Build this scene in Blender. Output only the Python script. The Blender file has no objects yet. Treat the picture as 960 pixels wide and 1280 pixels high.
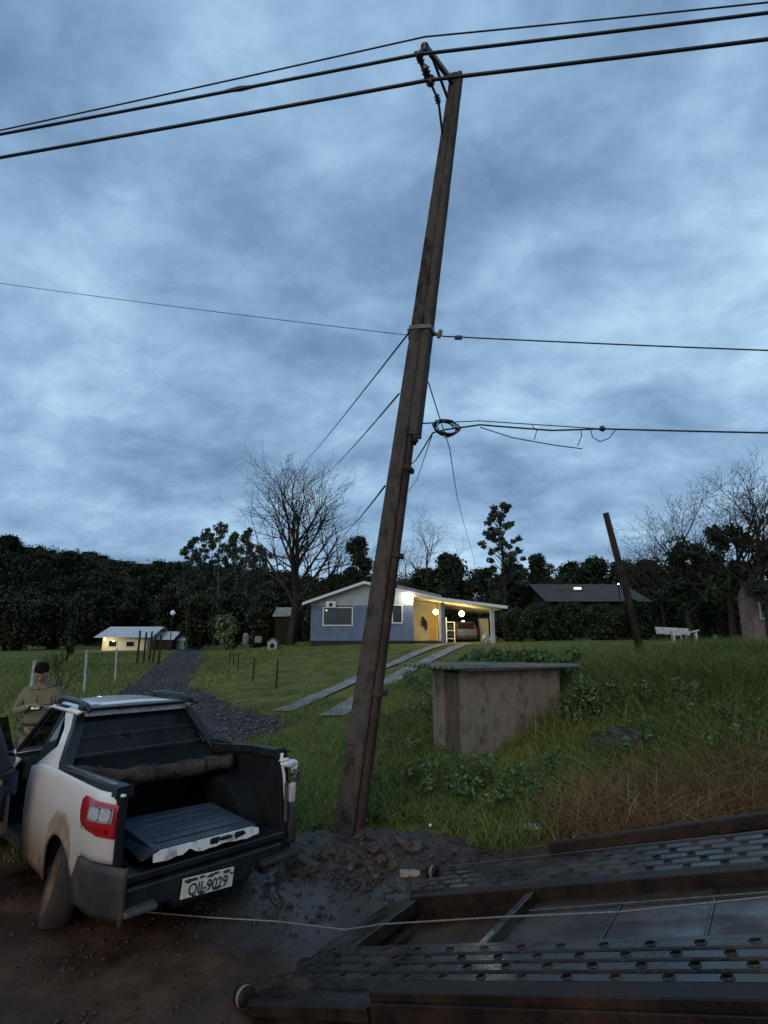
import bpy, math, random
import numpy as np
from math import radians as R, sin, cos, pi, atan, sqrt
from mathutils import Vector, Matrix, noise
rnd = random.Random(7); rng = np.random.default_rng(7)
S = bpy.context.scene; COL = S.collection
# ---------------------------------------------------------------- camera
F, TH, H = 680.0, atan(154/680.0), 2.15          # focal length (px of a 1280 px tall frame), upward pitch, eye height
cd = bpy.data.cameras.new('camera'); cam = bpy.data.objects.new('camera', cd); COL.objects.link(cam)
cd.sensor_fit = 'VERTICAL'; cd.sensor_height = 36; cd.sensor_width = 27; cd.lens = 36*F/1280
cd.clip_start = .05; cd.clip_end = 5000
cam.location = (0, 0, H); cam.rotation_euler = (pi/2+TH, 0, 0); S.camera = cam
# ---------------------------------------------------------------- sky, sun, exposure
SUN_EL, SUN_AZ = R(24), R(200)                   # soft last light from behind the photographer (azimuth clockwise from +Y)
W = bpy.data.worlds.new('World'); S.world = W; W.use_nodes = True
def N(nt, typ, **kw):
    n = nt.nodes.new(typ)
    for k, v in kw.items():
        if k.startswith('i_'): n.inputs[k[2:].replace('_', ' ')].default_value = v
        else: setattr(n, k, v)
    return n
def ramp(nt, pts):
    r = nt.nodes.new('ShaderNodeValToRGB'); e = r.color_ramp.elements
    while len(e) < len(pts): e.new(.5)
    for x, (p, c) in zip(e, pts): x.position = p; x.color = tuple(c)+(1,) if len(c) == 3 else c
    return r
nt = W.node_tree; nt.nodes.clear(); L = nt.links.new
tc = N(nt, 'ShaderNodeTexCoord'); sp = N(nt, 'ShaderNodeSeparateXYZ'); L(tc.outputs['Generated'], sp.inputs[0])
mx = N(nt, 'ShaderNodeMath', operation='MAXIMUM'); L(sp.outputs['Z'], mx.inputs[0]); mx.inputs[1].default_value = 0
ad = N(nt, 'ShaderNodeMath', operation='ADD'); L(mx.outputs[0], ad.inputs[0]); ad.inputs[1].default_value = .38
dx = N(nt, 'ShaderNodeMath', operation='DIVIDE'); L(sp.outputs['X'], dx.inputs[0]); L(ad.outputs[0], dx.inputs[1])
dy = N(nt, 'ShaderNodeMath', operation='DIVIDE'); L(sp.outputs['Y'], dy.inputs[0]); L(ad.outputs[0], dy.inputs[1])
cb = N(nt, 'ShaderNodeCombineXYZ'); L(dx.outputs[0], cb.inputs[0]); L(dy.outputs[0], cb.inputs[1])
mp = N(nt, 'ShaderNodeMapping'); L(cb.outputs[0], mp.inputs[0])
mp.inputs['Rotation'].default_value = (0, 0, R(28)); mp.inputs['Scale'].default_value = (1.1, 1.4, 1); mp.inputs['Location'].default_value = (3.1, 1.7, 0)
n1 = N(nt, 'ShaderNodeTexNoise', i_Scale=1.75, i_Detail=9.0, i_Roughness=.53, i_Distortion=.35); L(mp.outputs[0], n1.inputs['Vector'])
n2 = N(nt, 'ShaderNodeTexNoise', i_Scale=5.5, i_Detail=6.0, i_Roughness=.6, i_Distortion=.2); L(mp.outputs[0], n2.inputs['Vector'])
n3 = N(nt, 'ShaderNodeTexNoise', i_Scale=.55, i_Detail=2.0); L(mp.outputs[0], n3.inputs['Vector'])
def mth(op, a, b):
    m = N(nt, 'ShaderNodeMath', operation=op)
    for i, q in enumerate((a, b)):
        if hasattr(q, 'links'): L(q, m.inputs[i])
        else: m.inputs[i].default_value = q
    return m.outputs[0]
cl = mth('ADD', mth('ADD', mth('MULTIPLY', n1.outputs['Fac'], .55), mth('MULTIPLY', n2.outputs['Fac'], .29)), mth('MULTIPLY', n3.outputs['Fac'], .16))
cr = ramp(nt, [(.34, (.14, .235, .40)), (.435, (.215, .36, .565)), (.51, (.315, .505, .745)), (.585, (.46, .69, .93)), (.66, (.64, .88, 1.02))])
L(cl, cr.inputs[0])
sky = N(nt, 'ShaderNodeTexSky', sky_type='NISHITA'); sky.sun_disc = False
sky.sun_elevation = SUN_EL; sky.sun_rotation = SUN_AZ; sky.dust_density = 2
skm = N(nt, 'ShaderNodeVectorMath', operation='SCALE'); L(sky.outputs[0], skm.inputs[0]); skm.inputs['Scale'].default_value = .07
mix = N(nt, 'ShaderNodeMix', data_type='RGBA'); mix.inputs[0].default_value = .88
L(skm.outputs[0], mix.inputs[6]); L(cr.outputs[0], mix.inputs[7])
bg = N(nt, 'ShaderNodeBackground'); bg.inputs['Strength'].default_value = 1.0; L(mix.outputs[2], bg.inputs[0])
ow = N(nt, 'ShaderNodeOutputWorld'); L(bg.outputs[0], ow.inputs[0])
sd = bpy.data.lights.new('sun', 'SUN'); sd.energy = .95; sd.angle = R(40); sd.color = (1, .80, .58)
so = bpy.data.objects.new('sun', sd); COL.objects.link(so)
so.rotation_euler = (pi/2-SUN_EL, 0, pi-SUN_AZ)
vs = S.view_settings; vs.view_transform = 'Standard'; vs.look = 'None'; vs.exposure = 0; vs.gamma = 1; vs.use_curve_mapping = False
# ---------------------------------------------------------------- helpers
CT, ST = cos(TH), sin(TH)
def ray(px, py):
    x = (px-480)/F; y = (640-py)/F
    return Vector((x, CT-ST*y, ST+CT*y))
def at(px, py, Y):
    d = ray(px, py); return Vector((0, 0, H))+d*(Y/d.y)
def tag(o, label=None, cat=None, group=None, kind=None):
    for k, v in (('label', label), ('category', cat), ('group', group), ('kind', kind)):
        if v: o[k] = v
    return o
def empty(name, loc=(0, 0, 0), rz=0, **kw):
    o = bpy.data.objects.new(name, None); COL.objects.link(o); o.location = loc; o.rotation_euler = (0, 0, rz)
    o.empty_display_size = .1
    return tag(o, **kw)
def copy_tree(o, parent=None):
    c = o.copy(); COL.objects.link(c); c.parent = parent
    for ch in list(o.children): copy_tree(ch, c)
    return c
class MB:
    def __init__(s): s.v = []; s.f = []; s.m = []; s.mi = 0
    def add(s, vs, fs):
        b = len(s.v); s.v += [tuple(p) for p in vs]
        for f in fs: s.f.append(tuple(i+b for i in f)); s.m.append(s.mi)
        return s
    def quad(s, *p): return s.add(p, [tuple(range(len(p)))])
    def hexa(s, p): return s.add(p, [(0, 3, 2, 1), (4, 5, 6, 7), (0, 1, 5, 4), (1, 2, 6, 5), (2, 3, 7, 6), (3, 0, 4, 7)])
    def box(s, c, d, rz=0, M=None):
        x, y, z = d[0]/2, d[1]/2, d[2]/2
        p = [Vector(q) for q in ((-x,-y,-z),(x,-y,-z),(x,y,-z),(-x,y,-z),(-x,-y,z),(x,-y,z),(x,y,z),(-x,y,z))]
        m = M if M else Matrix.Rotation(rz, 3, 'Z')
        return s.hexa([m@q+Vector(c) for q in p])
    def bar(s, a, b, w, h, up=(0, 0, 1)):
        a, b = Vector(a), Vector(b); d = (b-a).normalized(); r = d.cross(Vector(up))
        if r.length < 1e-4: r = Vector((1, 0, 0))
        r.normalize(); u = r.cross(d)
        P = lambda q, i, j: q+r*i*w/2+u*j*h/2
        return s.hexa([P(a,-1,-1), P(a,1,-1), P(b,1,-1), P(b,-1,-1), P(a,-1,1), P(a,1,1), P(b,1,1), P(b,-1,1)])
    def tube(s, pts, r, n=6, cap=True):
        pts = [Vector(p) for p in pts]; k = len(pts); rr = r if isinstance(r, (list, tuple)) else [r]*k
        vs = []; ref = None
        for i, p in enumerate(pts):
            d = (pts[min(i+1, k-1)]-pts[max(i-1, 0)])
            if d.length < 1e-9: d = Vector((0, 0, 1))
            d.normalize()
            if ref is None:
                ref = d.orthogonal().normalized()
            ref = (ref-d*ref.dot(d)); ref = ref.normalized() if ref.length > 1e-5 else d.orthogonal().normalized()
            b = d.cross(ref)
            vs += [p+(ref*cos(2*pi*j/n)+b*sin(2*pi*j/n))*rr[i] for j in range(n)]
        fs = [(i*n+j, i*n+(j+1) % n, (i+1)*n+(j+1) % n, (i+1)*n+j) for i in range(k-1) for j in range(n)]
        if cap: fs += [tuple(range(n-1, -1, -1)), tuple(range((k-1)*n, k*n))]
        return s.add(vs, fs)
    def grid(s, fn, nu, nv):
        vs = [fn(i/nu, j/nv) for i in range(nu+1) for j in range(nv+1)]
        return s.add(vs, [(i*(nv+1)+j, (i+1)*(nv+1)+j, (i+1)*(nv+1)+j+1, i*(nv+1)+j+1) for i in range(nu) for j in range(nv)])
    def prism(s, poly, depth, M):      # poly in local xy, extruded along local z
        n = len(poly); vs = [M@Vector((x, y, 0)) for x, y in poly]+[M@Vector((x, y, depth)) for x, y in poly]
        return s.add(vs, [tuple(range(n-1, -1, -1)), tuple(range(n, 2*n))]+[(i, (i+1) % n, n+(i+1) % n, n+i) for i in range(n)])
    def lathe(s, prof, M=None, n=20):
        M = M or Matrix(); k = len(prof)
        vs = [M@Vector((r*cos(2*pi*j/n), r*sin(2*pi*j/n), z)) for r, z in prof for j in range(n)]
        return s.add(vs, [(i*n+j, i*n+(j+1) % n, (i+1)*n+(j+1) % n, (i+1)*n+j) for i in range(k-1) for j in range(n)])
    def lump(s, c, rad, nu=7, nv=5, j=.25, sq=(1, 1, 1), r=None):
        r = r or rnd; c = Vector(c); vs = [c+Vector((0, 0, -rad*sq[2]))]
        for a in range(1, nv):
            for b in range(nu):
                t = pi*a/nv; q = 2*pi*b/nu+a*.4; k = rad*(1+r.uniform(-j, j))
                vs.append(c+Vector((sin(t)*cos(q)*k*sq[0], sin(t)*sin(q)*k*sq[1], -cos(t)*k*sq[2])))
        vs.append(c+Vector((0, 0, rad*sq[2]))); e = len(vs)-1
        fs = [(0, 1+(b+1) % nu, 1+b) for b in range(nu)]
        for a in range(nv-2):
            for b in range(nu): fs.append((1+a*nu+b, 1+a*nu+(b+1) % nu, 1+(a+1)*nu+(b+1) % nu, 1+(a+1)*nu+b))
        fs += [(1+(nv-2)*nu+b, 1+(nv-2)*nu+(b+1) % nu, e) for b in range(nu)]
        return s.add(vs, fs)
    def build(s, name, mats, parent=None, smooth=False, bevel=0, solid=0, sub=0, loc=None):
        me = bpy.data.meshes.new(name); me.from_pydata(s.v, [], s.f); me.validate()
        for m in (mats if isinstance(mats, (list, tuple)) else [mats]): me.materials.append(m)
        if any(s.m) and len(me.polygons) == len(s.m): me.polygons.foreach_set('material_index', s.m)
        o = bpy.data.objects.new(name, me); COL.objects.link(o)
        if parent: o.parent = parent
        if loc is not None: o.location = loc
        if smooth: me.polygons.foreach_set('use_smooth', [True]*len(me.polygons))
        if solid: q = o.modifiers.new('solid', 'SOLIDIFY'); q.thickness = solid; q.offset = -1
        if sub: q = o.modifiers.new('sub', 'SUBSURF'); q.levels = q.render_levels = sub
        if bevel: q = o.modifiers.new('bevel', 'BEVEL'); q.width = bevel; q.segments = 2; q.limit_method = 'ANGLE'; q.angle_limit = R(35)
        return o
def npmesh(name, V, Fq, mat, tint=None, parent=None):
    n = Fq.shape[1]; me = bpy.data.meshes.new(name)
    me.vertices.add(len(V)); me.vertices.foreach_set('co', V.astype(np.float32).ravel())
    me.loops.add(Fq.size); me.loops.foreach_set('vertex_index', Fq.astype(np.int32).ravel())
    me.polygons.add(len(Fq)); me.polygons.foreach_set('loop_start', (np.arange(len(Fq))*n).astype(np.int32))
    me.polygons.foreach_set('loop_total', np.full(len(Fq), n, np.int32))
    me.update(calc_edges=True)
    if tint is not None:
        a = me.attributes.new('tint', 'FLOAT', 'POINT'); a.data.foreach_set('value', tint.astype(np.float32))
    me.materials.append(mat)
    o = bpy.data.objects.new(name, me); COL.objects.link(o)
    if parent: o.parent = parent
    return o
MATS = {}
def mat(name, c1, c2=None, scale=4, rough=.7, metal=0, bump=0, bscale=None, c3=None, detail=6, lo=.35, hi=.65, rough2=None,
        emit=None, es=0, spec=.5, coords='Object', stretch=None, alpha=None, trans=0, coat=0):
    m = bpy.data.materials.new(name); m.use_nodes = True; t = m.node_tree; b = t.nodes['Principled BSDF']; MATS[name] = m
    b.inputs['Base Color'].default_value = (*c1, 1); b.inputs['Roughness'].default_value = rough; b.inputs['Metallic'].default_value = metal
    b.inputs['Specular IOR Level'].default_value = spec
    if trans: b.inputs['Transmission Weight'].default_value = trans
    if coat: b.inputs['Coat Weight'].default_value = coat; b.inputs['Coat Roughness'].default_value = .1
    if emit: b.inputs['Emission Color'].default_value = (*emit, 1); b.inputs['Emission Strength'].default_value = es
    tc = N(t, 'ShaderNodeTexCoord'); v = tc.outputs[coords]
    if stretch: mpn = N(t, 'ShaderNodeMapping'); t.links.new(v, mpn.inputs[0]); mpn.inputs['Scale'].default_value = stretch; v = mpn.outputs[0]
    if c2:
        n = N(t, 'ShaderNodeTexNoise', i_Scale=scale, i_Detail=float(detail), i_Roughness=.62); t.links.new(v, n.inputs['Vector'])
        pts = [(lo, c1), (hi, c2)] if not c3 else [(lo, c1), ((lo+hi)/2, c2), (hi, c3)]
        r = ramp(t, pts); t.links.new(n.outputs['Fac'], r.inputs[0]); t.links.new(r.outputs[0], b.inputs['Base Color'])
        if rough2 is not None:
            q = N(t, 'ShaderNodeMapRange'); q.inputs[1].default_value = lo; q.inputs[2].default_value = hi
            q.inputs[3].default_value = rough; q.inputs[4].default_value = rough2
            t.links.new(n.outputs['Fac'], q.inputs[0]); t.links.new(q.outputs[0], b.inputs['Roughness'])
    if bump:
        n = N(t, 'ShaderNodeTexNoise', i_Scale=bscale or scale*4, i_Detail=6.0); t.links.new(v, n.inputs['Vector'])
        bp = N(t, 'ShaderNodeBump', i_Strength=bump, i_Distance=.02); t.links.new(n.outputs['Fac'], bp.inputs['Height']); t.links.new(bp.outputs[0], b.inputs['Normal'])
    return m
def leafmat(name, dark, light, rough=.55, extra=None):
    m = bpy.data.materials.new(name); m.use_nodes = True; t = m.node_tree; b = t.nodes['Principled BSDF']
    a = N(t, 'ShaderNodeAttribute', attribute_name='tint'); pts = [(0, dark), (.75, light)]+([(1, extra)] if extra else [])
    r = ramp(t, pts); t.links.new(a.outputs['Fac'], r.inputs[0]); t.links.new(r.outputs[0], b.inputs['Base Color'])
    b.inputs['Roughness'].default_value = rough; b.inputs['Specular IOR Level'].default_value = .25
    return m
# ---------------------------------------------------------------- materials
m_grass = mat('grass ground', (.05, .058, .016), (.10, .112, .026), 1.3, .95, c3=(.145, .14, .04), bump=.5, bscale=25, spec=.1)
m_blade = leafmat('grass blades', (.036, .06, .014), (.135, .185, .038), extra=(.20, .19, .06))
m_lawn = leafmat('lawn blades', (.07, .09, .018), (.17, .18, .035), extra=(.22, .19, .05))
m_dry = leafmat('dry stalks', (.05, .03, .015), (.24, .145, .065), .8, extra=(.40, .28, .15))
m_weed = leafmat('weed leaves', (.03, .055, .02), (.08, .13, .045), extra=(.15, .20, .10))
m_gravel = mat('dark gravel', (.016, .016, .018), (.055, .055, .058), 2.2, .95, bump=.9, spec=.15, c3=(.07, .075, .04), bscale=30, lo=.36, hi=.78, detail=12)
m_strip = mat('concrete strip', (.10, .095, .085), (.27, .265, .25), 2, .85, bump=.3, bscale=30)
m_mud = mat('wet mud', (.016, .007, .003), (.042, .019, .008), 1.6, .42, c3=(.07, .036, .018), spec=.3, bump=.6, bscale=14, lo=.38, hi=.62, rough2=.7)
m_slick = mat('wet slate puddle', (.03, .024, .02), (.06, .05, .045), 3, .16, bump=.35, bscale=9, rough2=.45)
m_rock = mat('broken rock', (.022, .014, .010), (.075, .056, .044), 6, .75, bump=.5, bscale=20)
m_dirt = mat('loose dirt', (.014, .008, .005), (.042, .025, .016), 8, .6, bump=.8, bscale=18)
m_conc = mat('weathered pole concrete', (.026, .022, .019), (.082, .070, .06), 2.2, .95, c3=(.048, .040, .034), bump=.6, bscale=40, stretch=(2, 2, 1.1), spec=.2, detail=12)
m_concd = mat('pole web stained concrete', (.035, .022, .016), (.075, .045, .034), 3, .9, bump=.5, bscale=40, spec=.2)
m_steel = mat('galvanised steel dull', (.06, .058, .055), (.12, .11, .1), 20, .55, metal=.5)
m_cable = mat('black cable', (.012, .012, .014), rough=.5)
m_porc = mat('brown porcelain', (.04, .022, .018), rough=.2)
m_shed = mat('rough stained cement render', (.075, .06, .05), (.20, .168, .14), 4.5, .95, c3=(.145, .122, .10), bump=.9, bscale=34, stretch=(1, 1, .75), spec=.15, detail=14, lo=.3, hi=.72)
m_shedd = mat('weathered door wood', (.07, .055, .045), (.13, .11, .09), 4, .9, bump=.4, bscale=30, stretch=(6, 6, 1), spec=.15)
m_fibro = mat('mossy fibre cement', (.06, .07, .05), (.15, .17, .13), 3, .9, bump=.4, bscale=30)
m_bark = mat('dark bark', (.022, .018, .014), (.05, .042, .035), 5, .95, bump=.6, bscale=20, spec=.1)
m_barkl = mat('grey bark', (.05, .042, .036), (.12, .10, .085), 4, .95, bump=.5, bscale=20, spec=.1)
m_post = mat('old wood post', (.02, .016, .013), (.05, .042, .034), 4, .95, bump=.6, bscale=24, stretch=(4, 4, .6), spec=.1)
m_leafd = leafmat('dark evergreen leaves', (.008, .016, .008), (.028, .045, .020), extra=(.045, .07, .03))
m_leafe = leafmat('gum leaves', (.022, .038, .024), (.055, .08, .05))
m_leafl = leafmat('pale bush leaves', (.05, .07, .03), (.14, .17, .08), extra=(.2, .24, .13))
m_leafh = leafmat('hill forest leaves', (.012, .017, .007), (.026, .032, .013), extra=(.045, .038, .018))
m_core = mat('crown shade core', (.006, .010, .005), rough=1, spec=0)  # near-black for the core lumps: shade inside the crowns put into colour
m_hill = mat('hill undergrowth', (.012, .016, .008), (.028, .030, .014), .1, 1, spec=.05)
m_white = mat('white painted wood', (.55, .57, .58), (.72, .73, .73), 6, .7)
m_black = mat('matte black', (.008, .008, .009), rough=.75, spec=.25)
m_glassd = mat('dark glass', (.006, .007, .009), rough=.06, spec=.6)
exec_parts = []
# ---------------------------------------------------------------- terrain height
TP = np.array([(-12,0,0),(0,0,0),(12,0,0),(-12,4.5,0),(0,4.5,0),(6,4,.02),(12,4,.12),(-6,-10,0),(8,-10,0),(-3,7,0),(-8,8,0),(-.4,6.5,.10),(-.2,5.4,0),
 (1.2,8.4,.30),(3,7,.28),(3,9,.7),(6,9,.85),(9,8,.9),(5,13,1.2),(9,13,1.35),(2,13,.7),(4,18,1.35),(10,18,1.42),(20,18,1.5),(20,8,.9),(8,30,1.62),(20,30,1.65),(12,50,1.75),
 (30,60,2.1),(-3,13,.08),(0,13,.25),(-6,16,.1),(-10,20,.05),(-12,30,.05),(-16,45,.12),(-22,70,.2),(-30,30,0),(-30,60,.2),(-15,12,0),(-2,18,.45),(0,25,.88),
 (-4,36,1.5),(0,36,1.58),(6,36,1.6),(-6,27,.8),(-9.6,27,.12),(-16,50,.4),(-9,38,1.05),(-20,83,.1),(-45,80,0),(-5,50,1.6),(5,50,1.7),(-60,60,0),(60,60,2),(60,20,1.8),
 (-60,20,0),(-60,-40,0),(60,-40,0),(0,-40,0),(0,110,1.6),(-60,110,.5),(60,110,2.4),(12,-3,0)], float)
def _phi(r): return r
_A = _phi(np.linalg.norm(TP[:, None, :2]-TP[None, :, :2], axis=2)); _n = len(TP)
_B = np.block([[_A+np.eye(_n)*.02, np.ones((_n, 1))], [np.ones((1, _n)), np.zeros((1, 1))]])
_w = np.linalg.solve(_B, np.append(TP[:, 2], 0))
def tz(x, y):
    x = np.clip(np.asarray(x, float), -110, 110); y = np.clip(np.asarray(y, float), -60, 110)
    d = np.sqrt((x[..., None]-TP[:, 0])**2+(y[..., None]-TP[:, 1])**2+.3)
    z = d@_w[:-1]+_w[-1]
    road = 1/(1+np.exp(-(y-5.3)*3)); near = np.clip((np.abs(x)-60)/30, 0, 1)
    return z*np.maximum(road, near)
def tzs(x, y): return float(tz(x, y))
def onground(px, py, add=0.0):
    d = ray(px, py); t = .5; o = Vector((0, 0, H))
    while t < 300:
        p = o+d*t
        if p.z < tzs(p.x, p.y)+add: return p
        t *= 1.006
    return o+d*300
def axis(lo, hi, n, k):
    u = np.linspace(-1, 1, n); s = np.sinh(u*k)/np.sinh(k); return np.where(s < 0, -s*lo, s*hi)
gx = axis(-1600, 1600, 260, 6.5); gy = axis(-900, 1800, 260, 6.2)+8
X, Y = np.meshgrid(gx, gy, indexing='ij'); Z = tz(X, Y)
nz = np.sin(X*2.1+np.sin(Y*1.7))*np.sin(Y*2.6+.5*np.sin(X*3.1))*.02*(np.abs(X) < 60)
Z = Z+nz*np.clip((Y-6)/2, .25, 1)
V = np.stack([X, Y, Z], -1).reshape(-1, 3); a, b = X.shape
i = np.arange(a-1)[:, None]*b+np.arange(b-1)[None, :]
Fq = np.stack([i, i+b, i+b+1, i+1], -1).reshape(-1, 4)
g = npmesh('ground', V, Fq, m_grass); tag(g, kind='structure')
g.data.polygons.foreach_set('use_smooth', [True]*len(Fq))
def sheet(name, left, right, m, lift, nu=60, nv=8, kind='structure', **kw):
    """a strip draped on the terrain between two polylines (world xy)"""
    def pl(P, t):
        P = np.array([tuple(p)[:2] for p in P], float); q = t*(len(P)-1); k = np.minimum(q.astype(int), len(P)-2); f = (q-k)[:, None]; return P[k]*(1-f)+P[k+1]*f
    u = np.linspace(0, 1, nu+1); v = np.linspace(0, 1, nv+1)[None, :, None]; XY = pl(left, u)[:, None]*(1-v)+pl(right, u)[:, None]*v
    z = tz(XY[..., 0], XY[..., 1])+lift
    if name == 'road':
        nf = np.array([noise.noise(Vector((p[0]*2.2, p[1]*2.2, 0)))+.6*noise.noise(Vector((p[0]*7, p[1]*7, 3))) for p in XY.reshape(-1, 2)]).reshape(z.shape); z = z+.022*(1+nf)
    V = np.concatenate([XY, z[..., None]], -1).reshape(-1, 3); i = np.arange(nu)[:, None]*(nv+1)+np.arange(nv)[None, :]
    o = npmesh(name, V, np.stack([i, i+nv+1, i+nv+2, i+1], -1).reshape(-1, 4), m); o.data.polygons.foreach_set('use_smooth', [True]*(nu*nv)); tag(o, kind=kind, **kw); return o
# road of wet red mud under the truck and the ramp
road = sheet('road', [(-40, -9), (-14, -9), (14, -9), (40, -9)], [(-40, 6.6), (-14, 6.3), (-4, 6.3), (-1.6, 6.0), (-.6, 5.75), (.4, 5.75), (1.4, 5.9), (6, 5.6), (14, 5.6), (40, 5.6)], m_mud, .012, 700, 160)
def wet_road():
    m = m_mud.copy(); m.name = 'wet mud with standing water'; t = m.node_tree; b = t.nodes['Principled BSDF']; Lk = t.links.new
    tc = N(t, 'ShaderNodeTexCoord'); n = N(t, 'ShaderNodeTexNoise', i_Scale=1.7, i_Detail=7.0, i_Roughness=.6); Lk(tc.outputs['Object'], n.inputs['Vector'])
    sc = N(t, 'ShaderNodeMapping'); sc.inputs['Location'].default_value = (.62, -5.0, 0); sc.inputs['Scale'].default_value = (.95, 1.0, 0); Lk(tc.outputs['Object'], sc.inputs[0])
    ln = N(t, 'ShaderNodeVectorMath', operation='LENGTH'); Lk(sc.outputs[0], ln.inputs[0])
    q = N(t, 'ShaderNodeMath', operation='MULTIPLY_ADD'); Lk(n.outputs['Fac'], q.inputs[0]); q.inputs[1].default_value = -1.5; Lk(ln.outputs['Value'], q.inputs[2])
    r1 = N(t, 'ShaderNodeMapRange'); Lk(q.outputs[0], r1.inputs[0]); r1.inputs[1].default_value = -.02; r1.inputs[2].default_value = .22; r1.inputs[3].default_value = 1; r1.inputs[4].default_value = 0
    oc_ = b.inputs['Base Color'].links[0].from_socket; orr = b.inputs['Roughness'].links[0].from_socket
    mc = N(t, 'ShaderNodeMix', data_type='RGBA'); Lk(r1.outputs[0], mc.inputs[0]); Lk(oc_, mc.inputs[6]); mc.inputs[7].default_value = (.042, .036, .033, 1); Lk(mc.outputs[2], b.inputs['Base Color'])
    mr = N(t, 'ShaderNodeMix', data_type='FLOAT'); Lk(r1.outputs[0], mr.inputs[0]); Lk(orr, mr.inputs[2]); mr.inputs[3].default_value = .38; Lk(mr.outputs[0], b.inputs['Roughness'])
    return m
road.data.materials[0] = wet_road()
gl = [(-12, 6.7)]+[onground(*q)[:2] for q in ((60, 925), (140, 874), (185, 839), (207, 822), (220, 813), (227, 808))]
gr_ = [(-4.6, 6.7)]+[onground(*q)[:2] for q in ((376, 903), (300, 888), (234, 858), (243, 838), (262, 822), (252, 808))]
sheet('gravel_path', gl, gr_, m_gravel, .03, 90, 20)
def strip(pix, w, name):
    P = [onground(*q) for q in pix]; Lf, Rt = [], []
    for i, p in enumerate(P):
        d = (P[min(i+1, len(P)-1)]-P[max(i-1, 0)]); d.z = 0; d.normalize(); n = Vector((-d.y, d.x, 0))*w/2
        Lf.append((p+n)[:2]); Rt.append((p-n)[:2])
    sheet(name, Lf, Rt, m_strip, .05, 60, 2)
strip([(352, 891), (398, 872), (437, 855), (500, 827), (556, 806)], .62, 'driveway_strip')
strip([(414, 897), (440, 881), (487, 854), (540, 824), (588, 805)], .70, 'driveway_strip')
def pebbles(name, x, y, rad, m, label, lift):
    n = len(x); z = tz(x, y)+lift; base = np.array([(1, 0, 0), (-.5, .87, 0), (-.5, -.87, 0), (0, 0, .8), (.3, .2, -.6)], float); T = np.array([(0, 1, 3), (1, 2, 3), (2, 0, 3), (1, 0, 4), (2, 1, 4), (0, 2, 4)])
    r_ = rad*(.4+1.2*rng.random(n)**2); P = base[None]*r_[:, None, None]*(1+.5*(rng.random((n, 5, 3))-.5)); a_ = rng.random(n)*6.28; c_, s_ = np.cos(a_)[:, None], np.sin(a_)[:, None]
    P = np.stack([P[..., 0]*c_-P[..., 1]*s_, P[..., 0]*s_+P[..., 1]*c_, P[..., 2]*.8], -1)+np.stack([x, y, z+r_*.2], -1)[:, None]
    o = npmesh(name, P.reshape(-1, 3), (T[None]+np.arange(n)[:, None, None]*5).reshape(-1, 3), m); tag(o, label, kind='stuff')
x = rng.normal(-1.6, 2.4, 5200); y = rng.uniform(1.6, 6.6, 5200); k = (x > -7) & (x < 2); pebbles('mud_clods', x[k], y[k], .016, m_dirt, 'small wet clods and grit scattered over the mud road', .03)
x = rng.normal(-.5, .9, 1500); y = rng.normal(5.6, .35, 1500); pebbles('mud_clods', x, y, .028, m_dirt, 'crumbled soil and grit round the pole rubble', .03)
x = rng.uniform(-16, -1.5, 34000); y = 8+32*rng.random(34000)**1.8
def inpoly(x, y, P):
    ins = np.zeros(len(x), bool); j = len(P)-1
    for i_ in range(len(P)):
        xi, yi = P[i_][0], P[i_][1]; xj, yj = P[j][0], P[j][1]; ins ^= ((yi > y) != (yj > y)) & (x < (xj-xi)*(y-yi)/(yj-yi+1e-9)+xi); j = i_
    return ins
k = inpoly(x+rng.normal(0, .12, len(x)), y+rng.normal(0, .25, len(x)), list(gl)+list(gr_)[::-1]); pebbles('gravel_stones', x[k], y[k], .045, mat('dark gravel stone', (.03, .03, .034), (.11, .11, .115), 3, .9), 'loose dark stones of the gravel track', .035)
# hill on the left and the low rise behind everything
def hillz(x, y):
    c = 18*np.exp(-((x+135)/75)**2)+7*np.exp(-((x+30)/60)**2)+5+6*np.exp(-((x-70)/50)**2)+22*np.exp(-((x+260)/90)**2)
    q = np.clip((y-95)/75, 0, 1); q = q*q*(3-2*q)
    return c*q*(1+.05*np.sin(x*.09)+.04*np.sin(x*.23+y*.1))
hx = np.linspace(-420, 420, 110); hy = np.linspace(96, 330, 40)
X, Y = np.meshgrid(hx, hy, indexing='ij'); Z = hillz(X, Y)+tz(X, Y)-.8
i = np.arange(109)[:, None]*40+np.arange(39)[None, :]
hill = npmesh('hill', np.stack([X, Y, Z], -1).reshape(-1, 3), np.stack([i, i+40, i+41, i+1], -1).reshape(-1, 4), m_hill); tag(hill, kind='structure')
# ---------------------------------------------------------------- leaning concrete power pole
B0 = onground(437, 1046); B0.z -= .35
T0 = at(571, 95, 5.95)
pax = (T0-B0).normalized(); PL = (T0-B0).length
side = Vector((.93, -.36, 0)); side = (side-pax*side.dot(pax)).normalized(); fr = side.cross(pax).normalized()   # fr: away from camera (channel width)
PM = Matrix((side, fr, pax)).transposed()
def pp(u, v, t): return B0+PM@Vector((u, v, t))       # u to the right, v away, t up the pole
pole = empty('utility_pole', B0, label='tall concrete power pole leaning to the right beside the wrecked pickup', cat='utility pole')
inv = lambda p: Vector(p)-B0
def pprism(mb, u0, u1, v0, v1, t0, t1, k0=1, k1=1):
    c = [(u0, v0), (u1, v0), (u1, v1), (u0, v1)]
    return mb.hexa([inv(pp(u*k0, v*k0, t0)) for u, v in c]+[inv(pp(u*k1, v*k1, t1)) for u, v in c])
tp = lambda t: 1-.60*t/PL
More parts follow.
